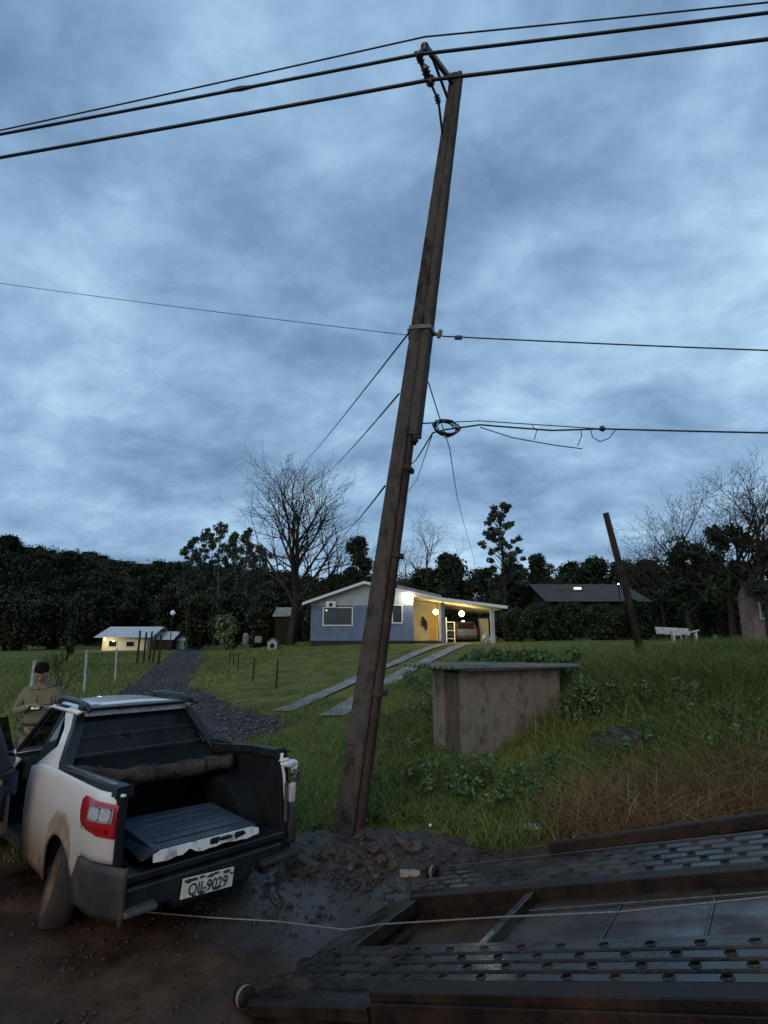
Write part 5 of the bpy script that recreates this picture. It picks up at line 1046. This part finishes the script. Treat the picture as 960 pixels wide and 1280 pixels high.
mb = MB(); pa, pb2 = hb(497, 731, 3), hb(552, 744, 3); mb.hexa([ho(pa.x, pa.y, pa.z-.3), ho(pb2.x, pb2.y, pb2.z-.3), ho(pb2.x, pb2.y+3, pb2.z-.3), ho(pa.x, pa.y+3, pa.z-.3), ho(pa.x, pa.y, pa.z), ho(pb2.x, pb2.y, pb2.z), ho(pb2.x, pb2.y+3, pb2.z), ho(pa.x, pa.y+3, pa.z)]); mb.build('roof_ridge', m_roof, house)
# carport: floor, ceiling, back walls, columns
cz = lambda x: zat(x)-.22
mb = MB(); mb.hexa([ho(x1, HY-.45, cz(x1)), ho(end.x-.3, HY-.45, cz(end.x-.3)), ho(end.x-.3, HY+8, cz(end.x-.3)), ho(x1, HY+8, cz(x1)), ho(x1, HY-.45, cz(x1)+.04), ho(end.x-.3, HY-.45, cz(end.x-.3)+.04), ho(end.x-.3, HY+8, cz(end.x-.3)+.04), ho(x1, HY+8, cz(x1)+.04)]); mb.build('ceiling', m_cream, house)
xm = hb(549, 790, 3).x
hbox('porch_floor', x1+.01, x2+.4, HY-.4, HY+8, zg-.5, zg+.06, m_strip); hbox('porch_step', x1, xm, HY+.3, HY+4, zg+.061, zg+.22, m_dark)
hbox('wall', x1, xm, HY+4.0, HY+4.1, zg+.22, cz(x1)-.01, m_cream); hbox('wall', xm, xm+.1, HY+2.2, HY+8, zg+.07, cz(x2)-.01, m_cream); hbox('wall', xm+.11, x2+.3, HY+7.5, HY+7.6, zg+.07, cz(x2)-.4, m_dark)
dx0, dx1 = hb(536, 790, 4).x, hb(545, 790, 4).x; hbox('door', dx0, dx1, HY+3.94, HY+3.99, zg+.24, zg+2.25, m_door, None, .01)
hbox('column', xm-.12, xm+.10, HY+.2, HY+.45, zg-.1, cz(xm)-.01, m_blue); hbox('column', hb(552, 790).x-.08, hb(552, 790).x+.10, HY+.9, HY+1.1, zg-.1, cz(xm)-.01, m_cream)
hbox('column', x2-.25, x2, HY-.2, HY+.05, zg-.2, cz(x2)-.01, m_gab); hbox('wall', hb(600, 790, 5).x, hb(611, 790, 5).x, HY+5, HY+5.6, zg+.07, cz(x2)-.5, m_cream)
mb = MB()
for q, (px, dz) in enumerate(((531, 1.6), (533, 1.4), (529, 1.7))): mb = MB(); p = hb(px, 780, 3.75); mb.lump(ho(p.x, p.y, zg+dz-.1), .13, 7, 6, .3, (.8, .5, 2.4)); mb.build('hanging_coat', m_dark if q != 2 else m_seat, house)
m_glow = mat('lit lamp globe', (1, .9, .6), emit=(1, .82, .42), es=9)
m_flood = mat('lit flood lamp', (1, 1, .9), emit=(1, .93, .72), es=30)
def lampat(name, p, r_, m, watt, col, par, loc_fn=ho, drop=.0):
    mb = MB(); mb.lump(loc_fn(*p), r_, 10, 8, 0); o = mb.build(name, m, par, smooth=True)
    l = bpy.data.lights.new('lamp', 'POINT'); l.energy = watt; l.color = col; l.shadow_soft_size = r_; lo = bpy.data.objects.new('lamp_light', l); COL.objects.link(lo); lo.location = Vector(p)+Vector((0, -r_*1.5, -drop)); return o
WC = (1, .80, .42)
lampat('ceiling_lamp', tuple(hb(514, 754, 2.0)+Vector((.75, 0, 0)))if 0 else tuple(hb(544.5, 765, 1.8)), .19, m_glow, 75, WC, house, drop=.25)
lampat('ceiling_lamp', tuple(hb(577, 767, 1.8)), .20, m_glow, 85, WC, house, drop=.25)
lampat('ceiling_lamp', tuple(hb(579, 778, 5.4)), .14, m_glow, 30, WC, house, drop=.3)
lampat('flood_lamp', tuple(hb(512, 745, -.25)), .22, m_flood, 50, (1, .9, .68), house, drop=.05)
p = hb(595, 747, 1); mb = MB(); mb.tube([ho(p.x-.2, p.y, p.z-.1), ho(p.x+.1, p.y, p.z+.35)], .03, 5); mb.tube([ho(p.x-.2, p.y, p.z+.3), ho(p.x+.25, p.y, p.z+.05)], .03, 5); mb.tube([ho(p.x+.0, p.y, p.z-.3), ho(p.x+.0, p.y, p.z+.2)], .02, 5); mb.build('aerial', m_gab, house)
# hatchback parked inside
cc = hb(583.5, 797, 3.4); car = empty('parked_car', (cc.x, cc.y, zg+.07), label='silver hatchback parked nose in under the lit carport', cat='car')
def carsec(b, secs, m=None):
    n = len(secs[0][1]); vs = [(x, y, z) for y, pr in secs for x, z in pr]
    b.add(vs, [(i_*n+j, i_*n+(j+1) % n, (i_+1)*n+(j+1) % n, (i_+1)*n+j) for i_ in range(len(secs)-1) for j in range(n)]+[tuple(range(n-1, -1, -1)), tuple(range((len(secs)-1)*n, len(secs)*n))])
def sec(w, zb, zs, wr, zr): return [(-w*.95, zb), (w*.95, zb), (w, .5), (w, zs), (wr, zr), (-wr, zr), (-w, zs), (-w, .5)]
m_car = mat('silver car paint', (.13, .135, .14), rough=.35, metal=.4)
mb = MB(); carsec(mb, [(0, sec(.76, .3, .82, .70, .90)), (.08, sec(.80, .22, .88, .68, 1.0)), (.35, sec(.82, .2, .92, .60, 1.42)), (.8, sec(.82, .2, .93, .58, 1.50)), (2.0, sec(.82, .2, .93, .58, 1.48)), (2.6, sec(.82, .2, .93, .64, 1.15)), (3.0, sec(.81, .2, .90, .70, .96)), (3.7, sec(.76, .25, .78, .66, .84))]); mb.build('body', m_car, car, bevel=.03)
mb = MB(); mb.quad((-.60, .03, .98), (.60, .03, .98), (.53, .27, 1.38), (-.53, .27, 1.38)); mb.build('rear_window', m_glassd, car, solid=.02)
for s in (-1, 1):
    mb = MB(); mb.box((s*.70, .0, .82), (.14, .10, .22)); mb.build('tail_light', m_red, car, bevel=.02)
    for y in (.62, 2.95): mb = MB(); mb.lathe([(0, -.09), (.24, -.09), (.29, -.05), (.29, .05), (.24, .09), (0, .09)], Matrix.Translation((s*.74, y, .29))@Matrix.Rotation(pi/2, 4, 'Y'), 18); mb.build('wheel', m_tyre, car, smooth=True)
mb = MB(); mb.box((0, -.03, .42), (1.5, .12, .18)); mb.build('rear_bumper', m_plas, car, bevel=.03)
# motorbike/clutter beside the car
p = hb(563, 792, 2.6); rk_ = empty('shelf_rack', (p.x, p.y, zg+.07), label='pale open rack with dark clutter standing left of the parked car', cat='rack')
for q, (dx_, hh) in enumerate(((-.28, 1.75), (.28, 1.45))): mb = MB(); mb.box((dx_, 0, hh/2), (.07, .3, hh)); mb.build('upright', m_fasc, rk_)
for zz in (.3, .85, 1.42): mb = MB(); mb.box((0, 0, zz), (.5, .3, .05)); mb.build('shelf', m_fasc, rk_)
for q, zz in enumerate((.5, 1.05)): mb = MB(); mb.lump((0, 0, zz), .22, 8, 6, .3); mb.build('sack', m_dark, rk_)
p = hb(607, 795, 1.0); mb = MB(); mb.lump((0, 0, .35), .32, 8, 6, .25, (.9, .6, 1.2)); mb.lump((.3, 0, .25), .25, 8, 6, .25); tag(mb.build('covered_heap', m_gab, loc=(p.x, p.y, zg+.05)), 'pale covered heap at the right side of the carport', 'heap')
# ---------------------------------------------------------------- small cottage, doghouse, far buildings
def simple_house(name, label, px0, px1, pyb, pye, pyr, Y_, depth, mw, mr, over=.4, win=(), zbase=None, emit=None, group=None):
    a_, b_ = at(px0, pyb, Y_), at(px1, pyb, Y_); zb = tzs((a_.x+b_.x)/2, Y_) if zbase is None else zbase; ze_, zr_ = at(px0, pye, Y_).z, at(px0, pyr, Y_+depth/2).z; cx = (a_.x+b_.x)/2; w = (b_.x-a_.x)/2
    o = empty(name, (cx, Y_, zb), label=label, cat='house' if 'shed' not in name else 'shed', group=group)
    mb = MB(); mb.box((0, depth/2, (ze_-zb)/2-.2), (2*w, depth, ze_-zb+.4)); mb.build('wall', mw, o)
    e, rr_ = ze_-zb, zr_-zb
    for s in (0, 1):
        y0_, y1_ = (-over, depth/2) if s == 0 else (depth+over, depth/2); mb = MB(); nn = int(2*w/.3)*2
        mb.grid(lambda u, v: (-w-over+(2*w+2*over)*u, y0_+(y1_-y0_)*v, e+(rr_-e)*v+.03+.03*(int(round(u*nn)) % 2)), nn, 2); mb.build('roof', mr, o, solid=.03)
    for s in (-1, 1): mb = MB(); mb.add([(s*(w-.02), 0, e), (s*(w-.02), depth, e), (s*(w-.02), depth/2, rr_), (s*(w-.15), 0, e), (s*(w-.15), depth, e), (s*(w-.15), depth/2, rr_)], [(0, 1, 2), (3, 4, 5), (0, 1, 4, 3), (1, 2, 5, 4), (2, 0, 3, 5)]); mb.build('gable', mw, o)
    for (p0, p1, q0, q1) in win:
        c0, c1 = at(p0, q1, Y_), at(p1, q0, Y_); mb = MB(); mb.box(((c0.x+c1.x)/2-cx, -.03, (c0.z+c1.z)/2-zb), (c1.x-c0.x+.2, .08, c1.z-c0.z+.2)); wf = mb.build('window', m_fasc, o)
        mb = MB(); mb.box(((c0.x+c1.x)/2-cx, -.08, (c0.z+c1.z)/2-zb), (c1.x-c0.x, .03, c1.z-c0.z)); mb.build('pane', m_glassd, wf)
    return o
m_zinc = mat('pale corrugated sheet', (.36, .38, .40), (.50, .52, .54), 2, .5); m_brown = mat('dark brown roof tiles', (.03, .025, .023), (.05, .042, .04), 3, .8); m_pink = mat('faded pink plaster', (.16, .11, .10), (.26, .19, .175), 2, .9)
ct_ = simple_house('cottage', 'small pale cottage with a white metal roof and a lit left corner, far left', 127, 183, 812, 797, 784, 80, 7, m_cream, m_zinc, .9, [(136, 146, 801, 808), (158, 168, 802, 808)])
p = at(131, 799, 79.2); mb = MB(); mb.lump(p-Vector(ct_.location), .16, 8, 6, 0); mb.build('wall_lamp', m_glow, ct_); l = bpy.data.lights.new('lamp', 'POINT'); l.energy = 90; l.color = (1, .9, .6); l.shadow_soft_size = .2; lo = bpy.data.objects.new('lamp_light', l); COL.objects.link(lo); lo.location = p+Vector((.2, -.8, -.2))
simple_house('shed', 'low pale outbuilding with open front right of the small cottage', 188, 214, 812, 800, 790, 82, 5, m_dark, m_zinc, .3)
simple_house('shed', 'dark shed with a pale roof glimpsed beside the trunk of the big bare tree', 343, 364, 800, 771, 760, 62, 4, m_hill, m_strip, .3)
simple_house('shed', 'tiny pale hut at the end of the gravel track', 217, 230, 810, 801, 796, 84, 3, m_gab, m_zinc, .2)
bh = simple_house('house', 'long low house with dark brown hipped roof behind the hedge', 694, 802, 795, 753, 731, 50, 9, m_dark, m_brown, .9)
p0, p1 = at(700, 738, 52.4), at(728, 734, 52.4); mb = MB(); mb.hexa([Vector(q)-Vector(bh.location) for q in ((p0.x, 52.2, p0.z-.35), (p1.x, 52.2, p1.z-.25), (p1.x, 53.2, p1.z-.1), (p0.x, 53.2, p0.z-.2), (p0.x, 52.2, p0.z+.10), (p1.x, 52.2, p1.z+.14), (p1.x, 53.2, p1.z+.22), (p0.x, 53.2, p0.z+.18))]); sk = mb.build('skylight', m_barkl, bh)
p = at(722, 735.5, 52.0); mb = MB(); mb.box(p-Vector(bh.location), (.7, .06, .22)); mb.build('lit_pane', mat('lit skylight pane', (1, 1, 1), emit=(.85, .95, 1), es=.9), sk)
p = at(773, 730, 46); lp = empty('yard_lamp', (p.x, p.y, tzs(p.x, p.y)), label='tiny white yard lamp on a thin mast beside the leaning post', cat='lamp'); mb = MB(); mb.tube([(0, 0, 0), (0, 0, p.z-lp.location.z)], .05, 5); mb.build('mast', m_post, lp); mb = MB(); mb.lump((0, 0, p.z-lp.location.z), .07, 7, 5, 0); mb.build('bulb', mat('white bulb', (1, 1, 1), emit=(.9, .95, 1), es=5), lp)
simple_house('shed', 'faded pink plastered shed at the right edge under the bare trees', 946, 1000, 797, 745, 728, 31, 1.2, m_pink, m_brown, .2, [(952, 958, 752, 772)])
b = at(340, 812, 38); dg = empty('doghouse', (b.x, b.y, tzs(b.x, b.y)), label='small pale doghouse with a round dark opening at the edge of the lawn', cat='doghouse')
mb = MB(); mb.add([(-.32, 0, 0), (.32, 0, 0), (.32, 0, .5), (0, 0, .78), (-.32, 0, .5), (-.32, .7, 0), (.32, .7, 0), (.32, .7, .5), (0, .7, .78), (-.32, .7, .5)], [(0, 1, 2, 3, 4), (5, 6, 7, 8, 9), (0, 1, 6, 5), (1, 2, 7, 6), (2, 3, 8, 7), (3, 4, 9, 8), (4, 0, 5, 9)]); mb.build('wall', m_gab, dg)
for s in (-1, 1): mb = MB(); mb.bar((s*.20, -.08, .66), (s*.20, .78, .66), .5, .04, up=(-s*-.62, 0, 1)); mb.build('roof', m_barkl, dg)
mb = MB(); mb.tube([(0, -.01, .27), (0, .02, .27)], .17, 14); mb.build('opening', m_black, dg)
GW = 'pale things in the yard left of the blue house'
for k, (px, py, w, hh, nm) in enumerate(((307, 788, .26, 1.0, 'tall narrow pale barrel left of the bare tree'), (323, 793, .34, .6, 'squat white tank by the yard trees'))):
    b = at(px, 802, 50); mb = MB(); mb.lathe([(0, 0), (w, 0), (w*1.05, hh*.3), (w, hh*.85), (w*.5, hh), (0, hh)], Matrix(), 14); tag(mb.build('barrel' if k == 0 else 'tank', m_strip, smooth=True, loc=(b.x, b.y, tzs(b.x, b.y)+.6)), nm, 'barrel' if k == 0 else 'tank')
# ---------------------------------------------------------------- people
m_skin = mat('skin', (.32, .19, .13), (.38, .23, .16), 8, .55); m_hair = mat('dark hair', (.006, .005, .004), (.016, .012, .010), 40, .95, spec=.1, bump=.5, bscale=80)
m_tan = mat('tan work cloth', (.16, .135, .09), (.22, .185, .125), 3, .9, bump=.8, bscale=9, spec=.15); m_navy = mat('navy cloth', (.014, .02, .034), (.026, .036, .055), 4, .9, bump=.6, bscale=10)
def skinned(name, V, E_, Rd, m, parent, sub=2):
    me = bpy.data.meshes.new(name); me.from_pydata([Vector(v) for v in V], E_, []); me.materials.append(m); o = bpy.data.objects.new(name, me); COL.objects.link(o); o.parent = parent
    o.modifiers.new('skin', 'SKIN'); sv = me.skin_vertices[0].data
    for i_, r_ in enumerate(Rd): sv[i_].radius = (r_, r_) if not isinstance(r_, tuple) else r_
    sv[0].use_root = True; s_ = o.modifiers.new('sub', 'SUBSURF'); s_.levels = s_.render_levels = sub; o.modifiers['skin'].use_smooth_shade = True; return o
def person(loc, rz, label, arms, cloth, legs_cloth, headtilt=.35, scale=1.0, lean=0.0, legs=None, group=None):
    """standing figure, local -y is the way it faces; arms = (elbow,hand) per side"""
    root = empty('person', loc, rz, label=label, cat='person', group=group); root.scale = (scale,)*3
    hip = Vector((0, 0, .95)); ch = Vector((0, -lean*.5, 1.25)); nk = Vector((0, -lean-.02, 1.50)); hd0 = nk+Vector((0, -.03, .08)); hd1 = hd0+Vector((0, -.14*headtilt, .13))
    legs = legs or [((-.10, .0, .50), (-.11, .03, .08), (-.12, -.12, .04)), ((.10, -.02, .50), (.12, .02, .08), (.13, -.12, .04))]
    V = [hip, ch, nk, hd0, hd1]; E_ = [(0, 1), (1, 2), (2, 3), (3, 4)]; Rd = [(.15, .11), (.17, .11), (.065, .06), (.075, .085), (.085, .10)]
    for s, lg in zip((-1, 1), legs):
        b0 = len(V); V += [hip+Vector((s*.10, 0, -.08))]+[Vector(q) for q in lg]; E_ += [(0, b0), (b0, b0+1), (b0+1, b0+2), (b0+2, b0+3)]; Rd += [.088, .06, .042, .035]
    for s, (el, ha) in zip((-1, 1), arms):
        b0 = len(V); sh = nk+Vector((s*.19, .01, -.09)); V += [sh, Vector(el), Vector(ha)]; E_ += [(1, b0), (b0, b0+1), (b0+1, b0+2)]; Rd += [.058, .042, .028]
    skinned('body', V, E_, Rd, m_skin, root)
    for s, (el, ha) in zip((-1, 1), arms):                       # five fingers per hand
        el, ha = Vector(el), Vector(ha); d = (ha-el).normalized(); sd_ = d.cross(Vector((0, 0, 1))).normalized(); up = sd_.cross(d)
        P = [ha, ha+d*.05]; E2 = [(0, 1)]; R2 = [(.026, .018), (.036, .016)]
        for q in range(4):
            b0 = len(P); o_ = sd_*(-.030+.02*q); L_ = (.030, .036, .034, .026)[q]; P += [ha+d*.085+o_, ha+d*(.085+L_*.8)+o_-up*.012, ha+d*(.085+L_)+o_-up*.035]; E2 += [(1, b0), (b0, b0+1), (b0+1, b0+2)]; R2 += [.0095, .0085, .007]
        b0 = len(P); P += [ha+d*.035-sd_*s*-.035, ha+d*.07-sd_*s*-.05-up*.01]; E2 += [(0, b0), (b0, b0+1)]; R2 += [.011, .009]
        skinned('hand', P, E2, R2, m_skin, root, 1)
    V = [hip+Vector((0, 0, -.09)), hip+Vector((0, 0, .10)), ch, nk+Vector((0, 0, -.07)), nk+Vector((0, 0, .0))]; E_ = [(0, 1), (1, 2), (2, 3), (3, 4)]; Rd = [(.20, .155), (.185, .14), (.205, .14), (.13, .10), (.085, .08)]
    for s, (el, ha) in zip((-1, 1), arms):
        b0 = len(V); sh = nk+Vector((s*.19, .01, -.10)); el, ha = Vector(el), Vector(ha); V += [sh, el, el.lerp(ha, .88)]; E_ += [(2, b0), (b0, b0+1), (b0+1, b0+2)]; Rd += [.082, .064, .046]
    skinned('jacket', V, E_, Rd, cloth, root)
    mb = MB(); mb.tube([nk+Vector((.085*sin(t), -.01-.085*cos(t), -.015-.035*cos(t))) for t in [R(q) for q in range(15, 346, 30)]], .020, 6); mb.build('collar', cloth, root, smooth=True)
    mb = MB(); mb.tube([hip+Vector((.20*cos(t), .155*sin(t), .05)) for t in [2*pi*q/20 for q in range(21)]], .016, 5); mb.build('belt', m_trim, root, smooth=True)
    for s in (-1, 1): mb = MB(); mb.box(ch+Vector((s*.085, -.142, .05)), (.10, .02, .11)); mb.build('chest_pocket', cloth, root, bevel=.008)
    V = [hip+Vector((0, 0, .07))]; E_ = []; Rd = [(.195, .15)]
    for s, lg in zip((-1, 1), legs): b0 = len(V); V += [hip+Vector((s*.10, 0, -.10)), Vector(lg[0]), Vector(lg[1])+Vector((0, 0, .04))]; E_ += [(0, b0), (b0, b0+1), (b0+1, b0+2)]; Rd += [.112, .085, .068]
    skinned('trousers', V, E_, Rd, legs_cloth, root)
    for s, lg in zip((-1, 1), legs): P1 = Vector(lg[1]); skinned('boot', [P1+Vector((0, .03, -.03)), P1+Vector((0, -.06, -.04)), P1+Vector((0, -.17, -.045))], [(0, 1), (1, 2)], [.05, .048, .035], m_trim, root, 1)
    hc = hd0.lerp(hd1, .75); hm = Matrix.Translation(hc)@Matrix.Rotation(.55*headtilt, 4, 'X')
    mb = MB()
    def hr(u, v):
        t = 2*pi*u; f_ = v*1.95; x = .090*sin(f_)*cos(t)*1.02; y = .108*sin(f_)*sin(t); z = .115*cos(f_)
        if y < -.045 and z < .035: y = max(y, -.082); z = .045+.008*sin(u*40)
        jj = 1+.05*sin(u*60)*sin(v*9+u*20)+rnd.uniform(-.03, .03); rim = 1-.16*v**5; return hm@Vector((x*jj*rim, y*jj*rim+.014, z*jj+.018))
    mb.grid(hr, 26, 12); mb.build('hair', m_hair, root, smooth=True)
    f = lambda x, y, z: hm@Vector((x, y, z))
    mb = MB(); mb.lump(f(0, -.102, -.01), .018, 7, 5, .05, (.8, .8, 1.3)); mb.build('nose', m_skin, root, smooth=True)
    for s in (-1, 1):
        mb = MB(); mb.lump(f(s*.030, -.087, .016), .0065, 7, 5, .0, (1.6, .6, .7)); mb.build('eye', m_hair, root, smooth=True); mb = MB(); mb.lump(f(s*.088, .005, .0), .026, 7, 5, .0, (.4, .7, 1.2)); mb.build('ear', m_skin, root, smooth=True)
    mb = MB(); mb.lump(f(0, -.092, -.048), .02, 7, 5, 0, (1.3, .4, .35)); mb.build('mouth', mat('lips', (.25, .1, .08), rough=.6), root, smooth=True)
    return root
pm = at(49, 900, 7.8)
man = person((pm.x, pm.y, 0), R(22), 'man in tan jacket and trousers behind the pickup, head bowed over his phone', [((-.27, -.08, 1.16), (-.08, -.30, 1.25)), ((.27, -.08, 1.14), (.07, -.32, 1.23))], m_tan, m_tan, 1.6, 1.0, .06)
mb = MB(); mb.box((0, 0, 0), (.16, .09, .012)); ph_ = mb.build('phone', m_black, bevel=.004); ph_.matrix_world = Matrix.Translation((pm.x, pm.y, 0))@Matrix.Rotation(R(22), 4, 'Z')@Matrix.Translation((-.0, -.40, 1.225))@Matrix.Rotation(.5, 4, 'X'); tag(ph_, 'dark phone held in both hands by the man in tan', 'phone')
mb = MB(); mb.box((0, 0, .0075), (.09, .045, .003)); mb.build('screen', mat('lit phone screen', (.6, .7, .4), emit=(.8, 1, .6), es=.22), ph_)
pw = (-3.44, 5.18)
person((pw[0], pw[1], 0), R(-58), 'person in dark blue at the left edge, reaching a hand into the open cab', [((-.28, -.16, 1.20), (-.18, -.40, 1.08)), ((.30, -.20, 1.18), (.22, -.46, 1.10))], m_navy, m_navy, .6, .98, .12)
